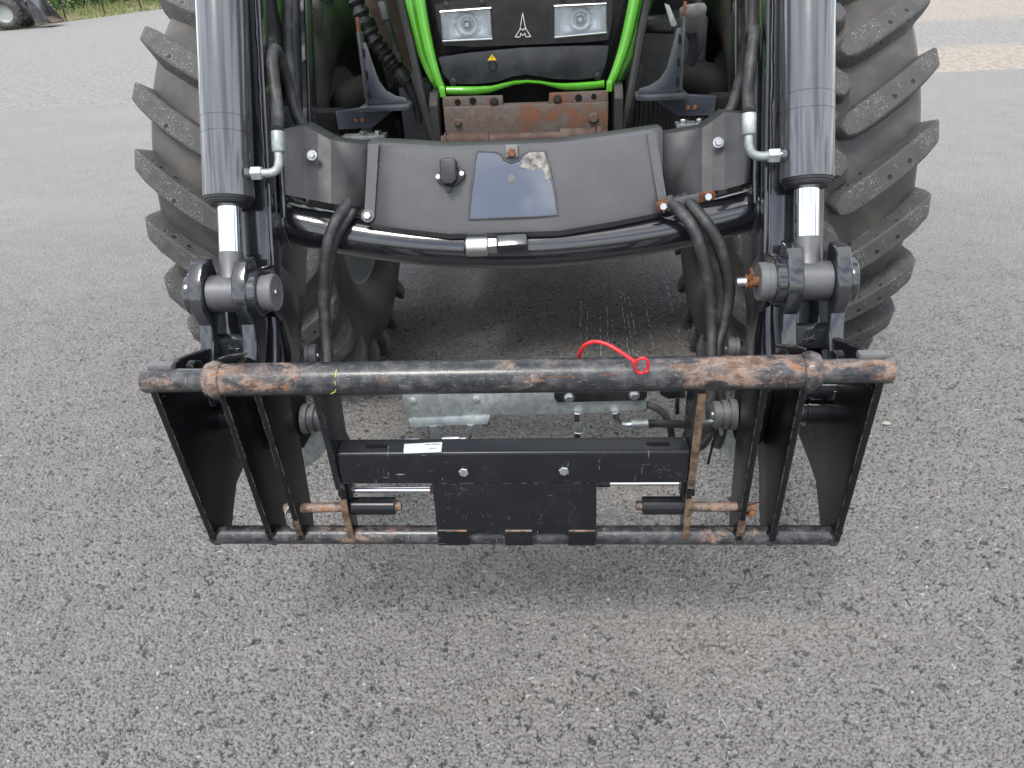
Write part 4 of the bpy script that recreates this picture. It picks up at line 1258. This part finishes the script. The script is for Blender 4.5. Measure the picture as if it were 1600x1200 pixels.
PLATES = {
    'A': (.600, .013, [(1.098, .735), (1.140, .372), (1.150, .350), (1.209, .346), (1.240, .378), (1.275, .411), (1.33, .422), (1.42, .432), (1.44, .50), (1.42, .62), (1.34, .70), (1.20, .745), (1.12, .748)]),
    'B': (.483, .012, [(1.098, .735), (1.140, .372), (1.150, .350), (1.205, .346), (1.235, .385), (1.262, .44), (1.320, .50), (1.345, .56), (1.32, .66), (1.22, .735), (1.12, .748)]),
    'C': (.421, .012, [(1.098, .735), (1.140, .375), (1.150, .352), (1.198, .350), (1.209, .39), (1.213, .45), (1.222, .53), (1.224, .56), (1.206, .59), (1.220, .65), (1.205, .70), (1.17, .742), (1.12, .748)]),
}
for s in (-1, 1):
    for k, (x, t, poly) in PLATES.items():
        g = G(); g.px(poly, s*(x-t/2), s*(x+t/2)); pl = g.build('side_plate', 'plate', frame, bevel=.0018, seg=2)
        for e in (0, 1):      # weld fillets where the plate meets the bars
            c = Vector((s*x, 1.117, .7165)) if e == 0 else Vector((s*x, 1.148, .386))
            P = [c+Vector((math.sin(a)*.0085, .002*random.uniform(-1, 1)+.007*math.cos(a), .0015*random.uniform(-1, 1))) for a in np.linspace(0, 6.28, 12, endpoint=False)]
            g = G(); g.tube(P, [.0032+.0010*random.uniform(-1, 1) for _ in P], 8, closed=True); g.build('weld_bead', 'plate', pl, smooth=70)
    # inner plate that carries the lock tube
    x = .322
    g = G(); g.px([(1.100, .735), (1.118, .60), (1.126, .505), (1.143, .488), (1.139, .43), (1.142, .375), (1.152, .352), (1.178, .362), (1.184, .42), (1.178, .50), (1.205, .505), (1.232, .505), (1.233, .535), (1.208, .58), (1.212, .64), (1.20, .70), (1.16, .744), (1.12, .748)], s*(x-.006), s*(x+.006))
    g.build('lock_plate', 'frame', frame, bevel=.0018)
    g = G(); g.rod((s*.494, 1.270, .628), (s*.59, 1.270, .628), [(0, .017), (.125, .017)], 24); g.build('link_foot_pin', 'link', frame)
    # pivot tube between outer plates
    g = G(); g.rod((s*.488, 1.30, .565), (s*.595, 1.30, .565), [(0, .031), (.106, .031)], 36); pt = g.build('pivot_tube', 'boom', frame, smooth=40)
    g = G(); g.rod((s*.555, 1.30, .565), (s*.595, 1.30, .565), [(0, .031), (.001, .0345), (.006, .0345), (.007, .031)], 36); g.build('collar', 'boom', pt, smooth=30)
    g = G(); g.rod((s*.427, 1.30, .565), (s*.48, 1.30, .565), [(0, .022), (.05, .022)], 30); g.build('pivot_pin', 'link', frame)
    # casting web between B and C
    g = G(); g.px([(1.235, .64), (1.245, .54), (1.27, .50), (1.33, .50), (1.335, .60), (1.30, .66)], s*.43, s*.476); g.build('web_block', 'void', frame, bevel=.006)
    # lock tube, pin, retaining clip
    a, b = (s*.314, s*.229) if s < 0 else (s*.314, s*.240)
    g = G(); g.rod((a, 1.16, .440), (b, 1.16, .440), [(0, .0165), (.001, .0172), (abs(a-b)-.001, .0172), (abs(a-b), .016)], 32); lt = g.build('lock_tube', 'frame', frame, smooth=30)
    g = G(); g.rod((s*.449, 1.16, .435), (b*.95, 1.16, .440), [(0, .008), (.002, .0095), (abs(s*.449-b*.95)-.004, .0095), (abs(s*.449-b*.95), .0075)], 22); lk = g.build('lock_pin', 'lockpin', frame, smooth=30)
    if s < 0:
        cz = .435
        P = [(-.437, 1.146, cz+.010), (-.441, 1.142, cz+.002), (-.440, 1.140, cz-.016), (-.435, 1.140, cz-.030), (-.430, 1.141, cz-.033), (-.428, 1.142, cz-.018), (-.429, 1.145, cz+.002), (-.433, 1.148, cz+.012)]
        g = G(); g.tube(P, .0017, 8, sub=4, closed=True); g.build('linch_clip', 'steel', lk, smooth=60)
        g = G(); g.box((-.431, 1.141, cz-.022), (.007, .004, .026)); g.build('clip_plate', 'steel', lk, bevel=.001)
    else:
        g = G(); g.box((.440, 1.15, .430), (.010, .012, .016), Matrix.Rotation(.5, 3, 'Y')); g.build('clip_plate', 'rust', lk, bevel=.002)
        g = G(); g.tube([(.428, 1.15, .445), (.434, 1.142, .455), (.446, 1.14, .462), (.452, 1.146, .458)], .0015, 6); g.build('clip_wire', 'rustpin', lk)
    # spring rod under the box
    z_ = .470 if s < 0 else .484
    x0, x1 = (-.310, -.158) if s < 0 else (.314, .178)
    g = G(); g.rod((x0, 1.172, z_), (x1, 1.172, z_), [(0, .0058), (abs(x0-x1), .0058)], 18); sr = g.build('spring_rod', 'chrome', frame)
    g = G(); g.rod((x1, 1.172, z_), (x1*.86, 1.172, z_), [(-.002, .0085), (.022, .0085)], 16); g.build('rod_stop', 'rustpin' if s < 0 else 'plastic', sr)
    g = G(); g.box((s*.318, 1.165, .483), (.020, .022, .040)); g.build('spring_anchor', 'frame', frame, bevel=.003)
    g = G(); g.hexnut((s*.326, 1.158, .474), (s, 0, 0), .009, .008); g.build('anchor_nut', 'void', frame)

# rusted strips on the lock plates, yellow chalk mark on the bar
g = G(); g.px([(1.0985, .715), (1.1165, .60), (1.1245, .505), (1.128, .505), (1.120, .60), (1.102, .715)], .3155, .3285); g.build('rusted_edge', 'rustedge', frame)
for s in (-1, 1):
    g = G(); g.px([(1.1375, .470), (1.1375, .43), (1.1405, .375), (1.1445, .375), (1.1415, .43), (1.1415, .470)], s*.3155, s*.3285); g.build('rusted_edge', 'rustedge', frame)
    g = G(); g.px([(1.1300, .425), (1.1375, .385), (1.142, .385), (1.134, .425)], s*.4145, s*.4275); g.build('rusted_edge', 'rustedge', frame)
def on_bar(x, a): return (x, 1.115-.0288*math.cos(a), .745+.0288*math.sin(a))
for ln in ([(-.2765, 1.05), (-.277, .8), (-.2775, .55)], [(-.278, .35), (-.2785, .1)], [(-.2785, -.15), (-.281, -.35), (-.287, -.5), (-.2905, -.62)]):
    g = G(); g.tube([on_bar(*q) for q in ln], [.0006]+[.0011]*(len(ln)-2)+[.0006], 6); g.build('chalk_mark', 'chalk', frame, smooth=60)
for ln in ([(.055, .42), (.085, .40), (.12, .43)], [(.155, .47), (.175, .46), (.185, .48)]):
    g = G(); g.tube([on_bar(*q) for q in ln], [.0006, .0009, .0006], 6); g.build('scrape_mark', 'rust', frame, smooth=60)

# lock housing: box section and centre plate with notched foot
g = G(); g.px([(1.1315, .5137), (1.1315, .5755), (1.1323, .5785), (1.1342, .5808), (1.137, .5820), (1.172, .5855), (1.174, .5137)], -.3155, .3155); hb = g.build('lock_housing', 'frame', frame, bevel=.0010, seg=1, cut=50)
poly = [(-.147, .5135), (.154, .5135), (.1535, .3665), (.100, .3665), (.100, .388), (.094, .397), (.041, .397), (.035, .388), (.035, .3665), (-.020, .3665), (-.020, .388), (-.026, .397), (-.083, .397), (-.089, .388), (-.089, .3665), (-.149, .3665)]
g = G(); g.py(poly, 1.1316, 1.1412); cpz = g.build('centre_plate', 'frame', frame, bevel=.0010)
for x0, x1 in ((-.1475, -.091), (-.018, .033), (.102, .152)):
    g = G(); g.slab([(x0, 1.1306, .400), (x1, 1.1306, .400), (x1, 1.1306, .405), (x0, 1.1306, .405)], (0, .003, 0)); g.build('rust_seam', 'lockpin', cpz, bevel=.001, seg=1)
for q in ((725, 736), (881, 734)):
    p = S(*q, Y=1.1315)
    g = G(); g.hexnut(p, (0, -1, 0), .0095, .0065); g.build('bolt', 'steel', hb)
for x in (-.245, .262):
    g = G(); P = [(x+dx, 1.152+dy, .5862) for dx, dy in ((-.020, -.003), (-.017, -.0045), (.017, -.0045), (.020, -.003), (.020, .001), (.017, .0025), (-.017, .0025), (-.020, .001))]
    g.slab(P, (0, 0, -.004)); g.build('slot', 'void', hb)  # black slab instead of a cut slot, shade given as colour
lab = [S(631.5, 693.5, Z=.5868), S(691, 690.5, Z=.5868), S(689.5, 704, Z=.5868), S(630.5, 706, Z=.5868)]
g = G(); g.slab([p for p in lab], (0, 0, -.004)); lb = g.build('type_sticker', 'label', hb, bevel=.0006)
for (u0, u1, v) in ((.55, .70, .25), (.72, .95, .25), (.66, .80, .72), (.82, .90, .72)):
    c = lab[0].lerp(lab[1], (u0+u1)/2).lerp(lab[3].lerp(lab[2], (u0+u1)/2), v)
    g = G(); g.box(c+Vector((0, 0, .0004)), ((u1-u0)*.06, .0012, .0004)); g.build('print_mark', 'ink', lb)

scuffs([(703, 770, 10, 18, 14), (728, 775, 12, 10, 10), (885, 785, 8, 14, 26), (742, 808, 22, 5, 26), (835, 806, 30, 5, 14)], lambda x, y: S(x, y, Y=1.1313), 'scratch_marks', cpz)
scuffs([(1035, 735, 8, 10, 26), (600, 735, 30, 9, 12), (880, 725, 90, 10, 16), (1060, 742, 8, 5, 16)], lambda x, y: S(x, min(748, max(714, y)), Y=1.1313), 'scratch_marks', hb)

# galvanised coupler bracket behind the bar, with its fittings
g = G(); g.slab([S(626, 600, Y=1.262), S(1011, 592, Y=1.262), S(1010, 640, Y=1.262), S(930, 645, Y=1.262), S(765, 650, Y=1.262), S(634, 656, Y=1.262)], (0, .004, 0)); gb = g.build('coupler_bracket', 'galv', frame, bevel=.0015)
g = G(); g.slab([S(638, 655, Y=1.258), S(766, 650, Y=1.258), S(762, 663, Y=1.252), S(641, 668, Y=1.252)], (0, .005, .001)); g.build('bracket_lip', 'galv', gb, bevel=.0015)
g = G(); g.slab([S(866, 600, Y=1.256), S(1012, 596, Y=1.256), S(1011, 620, Y=1.256), S(1005, 626, Y=1.256), S(872, 629, Y=1.256), S(866, 623, Y=1.256)], (0, .005, 0)); cb = g.build('clamp_plate', 'plastic', gb, bevel=.001)
for q in ((889, 621), (991, 617)):
    g = G(); p = S(*q, Y=1.2555); g.rod(p, p+Vector((0, -1, 0)), [(0, .0105), (.002, .0105)], 20); g.build('washer', 'steel', cb)
    g = G(); g.hexnut(p+Vector((0, -.002, 0)), (0, -1, 0), .008, .006); g.build('bolt', 'steel', cb)
for q in ((645, 626), (744, 623)):
    g = G(); p = S(*q, Y=1.2615); g.rod(p, p+Vector((0, -1, 0)), [(0, .0075), (.002, .007), (.003, .005)], 18); g.build('rivet', 'galv', gb)
yb = 1.258
def fit(a, b, r, name, mt, n=6, y=yb):
    A_, B_ = S(*a, Y=y), S(*b, Y=y)
    L_ = (B_-A_).length
    g = G(); g.rod(A_, B_, [(0, r*.9), (.001, r), (L_-.001, r), (L_, r*.9)], n); return g.build(name, mt, gb, smooth=30)
fit((677, 662), (680, 682), .011, 'fitting_nut', 'galv'); fit((736, 660), (735, 676), .011, 'fitting_nut', 'galv')
g = G(); g.tube([S(680, 680, Y=yb), S(678, 688, Y=yb), S(668, 690, Y=yb), S(655, 690, Y=yb)], .0065, 12, sub=4); g.build('elbow', 'steel', gb, smooth=60)
g = G(); g.tube([S(735, 676, Y=yb), S(732, 685, Y=yb), S(722, 687, Y=yb), S(712, 687, Y=yb)], .0065, 12, sub=4); g.build('elbow', 'steel', gb, smooth=60)
fit((658, 689), (632, 690), .0075, 'ferrule', 'steel', 18); fit((718, 686), (691, 687), .0075, 'ferrule', 'steel', 18)
fit((903, 643), (903, 657), .0095, 'fitting_nut', 'steel'); fit((904, 657), (904, 674), .0082, 'fitting_neck', 'galv', 18); fit((904, 673), (904, 690), .0110, 'fitting_nut', 'steel')
fit((961, 643), (963, 652), .0085, 'fitting_nut', 'steel')
g = G(); g.tube([S(963, 650, Y=yb), S(967, 660, Y=yb), S(977, 664, Y=yb), S(990, 663, Y=yb)], .0072, 12, sub=4); g.build('elbow', 'steel', gb, smooth=60)
fit((986, 663), (1013, 662), .0085, 'ferrule', 'galv', 18)
for pts, r in (([(1012, 662, yb), (1040, 662, yb+.01), (1072, 664, 1.29), (1100, 670, 1.34), (1122, 655, 1.36)], .0080),
               ([(1010, 632, 1.275), (1030, 640, 1.275), (1044, 658, 1.28), (1049, 680, 1.285), (1048, 705, 1.29)], .0070),
               ([(672, 668, 1.262), (673, 680, 1.275), (684, 688, 1.29)], .003)):
    g = G(); g.tube([S(q[0], q[1], Y=q[2]) for q in pts], r, 12, sub=6); g.build('coupler_hose', 'hose', gb, smooth=60)
g = G(); g.tube([S(1098, 661, Y=1.30), S(1112, 658, Y=1.28), (S(1124, 664, Y=1.29)), S(1127, 678, Y=1.31)], .004, 8, sub=4); g.build('wire_hook', 'galv', gb, smooth=60)
g = G(); g.tube([S(1128+10*math.cos(a), 652+10*math.sin(a), Y=1.32) for a in np.linspace(0, 6.283, 18, endpoint=False)], .0016, 6, closed=True); g.build('cable_tie', 'plastic', gb)
g = G(); g.slab([S(1118, 672, Y=1.31), S(1121, 673, Y=1.31), S(1108, 726, Y=1.31), S(1104, 726, Y=1.31)], (0, .002, 0)); g.build('tie_tail', 'plastic', gb)
g = G(); g.slab([S(1030, 608, Y=1.25), S(1070, 606, Y=1.25), S(1072, 622, Y=1.25), S(1045, 624, Y=1.25), S(1032, 618, Y=1.25)], (0, .006, 0)); g.build('latch_plate', 'frame', gb, bevel=.002)
g = G(); g.slab([S(1055, 622, Y=1.25), S(1062, 622, Y=1.25), S(1062, 648, Y=1.25), S(1055, 648, Y=1.25)], (0, .008, 0)); g.build('latch_tab', 'frame', gb, bevel=.001)
# curved sheet guards hanging from the pivots
for s in (-1, 1):
    q0 = [(475, 688), (486, 684), (500, 668), (512, 664), (516, 676), (512, 700), (498, 718), (476, 733)] if s < 0 else [(1122, 672), (1130, 664), (1138, 676), (1152, 690), (1152, 728), (1136, 715), (1127, 700), (1122, 685)]
    g = G(); g.slab([S(*q, Y=1.37) for q in q0], (s*.004, .006, .004)); g.build('sheet_guard', 'galv', frame, bevel=.0015)

# ------------------------------------------------------------------ red cord with ring, lying over the top bar
cord = thing('red_cord', 'red rubber cord with small ring looped over the rusty top bar', 'cord', (.16, 1.12, .77))
P = [S(903, 563, Y=1.150), S(906, 552, Y=1.140), S(914, 539, Y=1.132), S(930, 534, Y=1.126), S(948, 538, Y=1.120), (S(968, 549, Y=1.108)), S(984, 560, Y=1.095), S(993, 566, Y=1.085)]
g = G(); g.tube(P, .0032, 12, sub=8); g.build('cord', 'red', cord, smooth=60)
c = S(1002.5, 571.5, Y=1.081)
g = G(); g.tube([c+Vector((.0100*math.cos(a)+.0028*math.sin(a), .003*math.sin(a)*-1, .0148*math.sin(a)-.003*math.cos(a))) for a in np.linspace(0, 6.283, 32, endpoint=False)], .0025, 10, closed=True); g.build('ring', 'red', cord, smooth=60)
for q in ((990, 565), (1010, 580)):
    p = S(*q, Y=1.082)
    g = G(); g.rod(p-Vector((.003, 0, 0)), p+Vector((.003, 0, 0)), [(0, .002), (.001, .0036), (.005, .0036), (.006, .002)], 12); g.build('knot', 'red', cord, smooth=60)

# ------------------------------------------------------------------ small litter on the asphalt
p = S(1386, 663, Z=.004)
g = G(); g.slab([p+Vector(q) for q in ((-.015, .004, 0), (-.007, .011, .003), (.005, .010, .004), (.015, .002, .001), (.006, -.007, .002), (-.007, -.008, .003))], (0, 0, .0015))
M['dryleaf'] = simple('dry leaf', (.36, .35, .32), .8, 0, .25, 90)
tag(g.build('dry_leaf', 'dryleaf'), 'small pale dry leaf lying on the asphalt beside the carrier frame', 'leaf')
g = G()
for _ in range(300):
    x = random.uniform(-1.3, 1.5); y = random.uniform(.85, 3.0)
    a = random.uniform(0, 6.28); L = random.uniform(.006, .022); b = random.uniform(-.004, .004)
    d = Vector((math.cos(a), math.sin(a), 0))*L/2; nrm = Vector((-d.y, d.x, 0)).normalized()
    c = Vector((x, y, .0035))
    w = random.uniform(.00025, .0005)
    g.tube([c-d, c+nrm*b, c+d], [w, w*1.3, w*.6], 4)
o = g.build('straw_bits', 'label'); o['kind'] = 'stuff'; o['label'] = 'fine pale straw bits scattered over the asphalt'; o['category'] = 'straw'
# pale scratch streaks in the asphalt behind the frame
g = G()
for (x0, y0, x1, y1) in ((908, 470, 906, 556), (918, 470, 917, 552), (937, 490, 939, 556), (948, 480, 952, 556), (955, 486, 960, 556), (968, 452, 983, 556), (974, 452, 990, 556), (980, 452, 998, 554), (1062, 470, 1085, 540), (1008, 470, 1020, 540), (1040, 440, 1062, 520)):
    A_, B_ = S(x0, y0, Z=.003), S(x1, y1, Z=.003)
    L_ = (B_-A_).length; t = 0
    while t < 1:
        l = random.uniform(.008, .05)/L_
        if random.random() < .62:
            a, b = A_.lerp(B_, t), A_.lerp(B_, min(1, t+l))
            w = Vector((random.uniform(.0006, .0014), 0, 0)); j = Vector((random.uniform(-.002, .002), 0, 0))
            g.slab([a-w+j, a+w+j, b+w+j, b-w+j], (0, 0, -.002))
        t += l+random.uniform(.004, .04)/L_
o = g.build('scratch_marks', 'label'); o['kind'] = 'stuff'; o['label'] = 'pale dotted scratch streaks on the asphalt under the tractor'; o['category'] = 'scratches'

# ------------------------------------------------------------------ background
M['leaf'] = None
def leaf_mat(name, a, b):
    n = N(name)
    c = n.xyz(n.voro(3.5, out='Color'))[0]
    n.set(Base_Color=n.mix(c, a, b), Roughness=.55, Specular_IOR_Level=.3)
    return n.m
M['leaf'] = leaf_mat('bramble leaf', (.055, .13, .022), (.13, .24, .045))
M['leaf2'] = leaf_mat('hedge leaf', (.035, .09, .018), (.08, .17, .035))
M['grass'] = leaf_mat('verge grass', (.14, .22, .045), (.30, .30, .11))
M['dry'] = simple('dry verge soil', (.20, .16, .10), .95, 0, .4, 3, .3, 20)
M['bark'] = simple('shrub stem', (.05, .035, .022), .8, 0, .3, 20)

vg = grid_sheet('verge', list(np.linspace(-60, -19.3, 24)), list(np.linspace(20, 110, 40)), 0.0, M['dry'])
co = np.zeros(len(vg.data.vertices)*3, np.float32); vg.data.vertices.foreach_get('co', co); co = co.reshape(-1, 3)
co[:, 2] = np.clip((-19.3-co[:, 0])*.10, 0, 1.6)+rng.uniform(-.04, .04, len(co))-.02
co[:, 0] += np.where(co[:, 0] > -19.5, np.sin(co[:, 1]*1.3)*.25, 0)
vg.data.vertices.foreach_set('co', co.ravel()); vg.data.update(); vg['kind'] = 'structure'
g = G()
for _ in range(5200):
    y = 24+random.random()**1.3*36; x = -19.1-random.random()**1.6*4.5
    z = max(0, (-19.3-x)*.10)-.03
    h = random.uniform(.12, .42)*(.5 if x > -19.7 else 1); a = random.uniform(0, 6.28); w = random.uniform(.012, .03)
    d = Vector((math.cos(a), math.sin(a), 0)); e = Vector((-d.y, d.x, 0))*random.uniform(-.15, .15)
    b = Vector((x, y, z)); g.add([b-d*w, b+d*w, b+e+Vector((0, 0, h))], [(0, 1, 2)])
o = g.build('verge_grass', 'grass'); o['kind'] = 'stuff'; o['label'] = 'long pale green grass along the foot of the wire fence'; o['category'] = 'grass'


def shrub(x, y, rx, h, dark, label):
    z0 = max(0, (-19.3-x)*.10)
    root = thing('shrub', label, 'shrub', (x, y, z0), 'shrubs on the bank behind the fence')
    g = G()
    for k in range(7):
        a = random.uniform(0, 6.28); t = Vector((math.cos(a)*rx*.5, math.sin(a)*rx*.5, h*random.uniform(.5, .8)))
        b = Vector((x, y, z0-.05)); g.tube([b, b+t*.5+Vector((0, 0, .1)), b+t], [.025, .016, .006], 5)
    g.build('stem', 'bark', root)
    g = G()
    cl = [(Vector((random.gauss(0, .42)*rx, random.gauss(0, .42)*rx, h*random.uniform(.12, .85))), random.uniform(.2, .42)) for _ in range(16)]
    for c, r in cl:
        for _ in range(70):
            p = Vector((random.gauss(0, 1), random.gauss(0, 1), random.gauss(0, 1))).normalized()*r*random.uniform(.55, 1.05)+c
            if p.z < .02: continue
            u = Vector((random.gauss(0, 1), random.gauss(0, 1), random.gauss(0, .6))).normalized(); v = u.orthogonal().normalized()
            s = random.uniform(.05, .11)
            q = Vector((x, y, z0))+p
            g.add([q-u*s, q+v*s*.5+Vector((0, 0, .01)), q+u*s, q-v*s*.5], [(0, 1, 2, 3)])
    g.build('foliage', 'leaf2' if dark else 'leaf', root)


ORD = ['first', 'second', 'third', 'fourth', 'fifth', 'sixth', 'seventh', 'eighth', 'ninth', 'tenth']
ypost = [26.2, 29.3, 32.4, 35.4, 38.6, 42.2, 46, 50, 54, 58]
for k in range(9):
    for j, (q, dk) in enumerate(((.28, False), (.74, True))):
        y = ypost[k]*(1-q)+ypost[k+1]*q
        shrub(-21.2-random.random()*1.2, y, random.uniform(1.0, 1.5), random.uniform(1.0, 1.9), dk,
              ('darker green leafy shrub' if dk else 'pale green bramble shrub')+' behind the fence between its '+ORD[k]+' and '+ORD[k+1]+' post')
for k in range(5):
    y = 31+k*6.2
    shrub(-24.6-random.random()*1.2, y, random.uniform(1.6, 2.3), random.uniform(2.0, 2.8), True, 'tall dark shrub at the bank top, '+ORD[k]+' one from the compact loader')

M['meadow'] = simple('far meadow grass', (.085, .13, .035), .9, 0, .35, .4, .3, 2)
fld = grid_sheet('meadow', list(np.linspace(-400, 400, 9)), [72, 120, 200, 400], -.006, M['meadow']); fld['kind'] = 'structure'
fence = thing('wire_fence', 'low fence of thin black posts with wires along the gravel yard', 'fence', (-19.4, 34, 0))
fx = lambda y: -19.45+.02*math.sin(y)
for y in ypost:
    g = G(); g.box((fx(y), y, .62), (.045, .045, 1.30)); g.box((fx(y), y, 1.28), (.055, .055, .02)); g.build('post', 'plastic', fence, bevel=.004, seg=1)
for z in (.25, .5, .75, 1.0, 1.2):
    g = G(); g.tube([(fx(y)+.03, y, z) for y in ypost], .004, 5); g.build('wire', 'iron', fence)

# compact loader parked on the yard
mini = thing('compact_loader', 'black compact loader with shiny rim and lowered grapple parked on far gravel', 'compact loader', (-19.6, 28.2, 0))
M['darkgrey'] = simple('dark grey machine paint', (.035, .036, .04), .35, 0, .25, 8, 0, 1, .3)
for (wx, wy) in ((-19.05, 28.0), (-19.4, 29.5), (-21.0, 27.4), (-21.35, 28.9)):
    half = [(0, .50), (.12, .49), (.17, .46), (.19, .40), (.18, .33), (.16, .28)]
    prof = [(-x, r) for x, r in half[::-1]]+[(x, r) for x, r in half[1:]]
    vs, fs = ring_mesh(prof, 40)
    ca, sa = math.cos(R(-77)), math.sin(R(-77))
    def wt(v): return (wx+v[0]*ca-v[1]*sa, wy+v[0]*sa+v[1]*ca, v[2]+.5)
    g = G(); g.add([wt(v) for v in vs], fs); t = g.build('tyre', 'tyre', mini, smooth=50)
    g = G()
    for k in range(22):
        a0 = k*2*math.pi/22
        for sd in (1, -1):
            P = [(sd*.01, -.505*math.cos(a0), .505*math.sin(a0)), (sd*.16, -.48*math.cos(a0+.14), .48*math.sin(a0+.14))]
            P = [Vector(wt(p)) for p in P]; g.cyl(P[0], P[1], .022, .022, 5)
    o = g.build('tread', 'lug', t); o['kind'] = 'stuff'
    vs, fs = ring_mesh([(-.16, .285), (-.12, .26), (-.06, .20), (-.05, .05), (-.05, .002), (.05, .002), (.05, .05), (.06, .20), (.12, .26), (.16, .285)], 32)
    g = G(); g.add([wt(v) for v in vs], fs); g.build('rim', 'rim', mini, smooth=40)
D = Vector((math.cos(R(13)), math.sin(R(13)), 0)); Wd = Vector((-D.y, D.x, 0))
c0 = Vector((-19.05, 28.0, 0))+Wd*.72
def mp(f, s, z): return c0+D*f+Wd*s+Vector((0, 0, z))
Rz = Matrix.Rotation(R(13), 3, 'Z')
g = G(); g.box(mp(-.9, 0, .85), (2.6, .8, .7), Rz); g.box(mp(-1.8, 0, 1.25), (1.1, 1.1, .7), Rz); g.build('body', 'darkgrey', mini, bevel=.05)
g = G()
for a in (-.5, .5):
    for f in (-1.2, -.1): g.cyl(mp(f, a, 1.1), mp(f+.05, a*.9, 2.3), .04)
g.box(mp(-.6, 0, 2.33), (1.4, 1.1, .07), Rz); g.build('roll_cage', 'darkgrey', mini)
for sd in (-.33, .33):
    g = G(); g.slab([mp(-.9, sd, 1.6), mp(-.3, sd, 1.5), mp(.62, sd, .62), mp(.80, sd, .30), mp(.62, sd, .26), mp(.42, sd, .55), mp(-.45, sd, 1.28), mp(-.95, sd, 1.42)], Wd*.08); g.build('lift_arm', 'darkgrey', mini, bevel=.01)
    g = G(); g.cyl(mp(-.3, sd*.6, 1.35), mp(.75, sd*.6, .75), .035); g.build('tilt_ram', 'steel', mini)
g = G(); g.slab([mp(.72, -.62, .95), mp(.80, -.62, .95), mp(.92, -.62, .30), mp(1.32, -.62, .16), mp(1.30, -.62, .12), mp(.80, -.62, .14)], Wd*1.24); bk = g.build('bucket', 'darkgrey', mini, bevel=.01)
g = G(); g.slab([mp(1.00, -.63, .30), mp(1.36, -.63, .14), mp(1.34, -.63, .10), mp(.98, -.63, .25)], Wd*1.26); g.build('cutting_edge', 'redbrown', bk)
for sd in (-.63, .62):
    g = G(); g.slab([mp(.72, sd, .95), mp(.82, sd, .95), mp(1.36, sd, .14), mp(.80, sd, .12)], Wd*.012); g.build('bucket_cheek', 'darkgrey', bk)

mini.location.x += .2
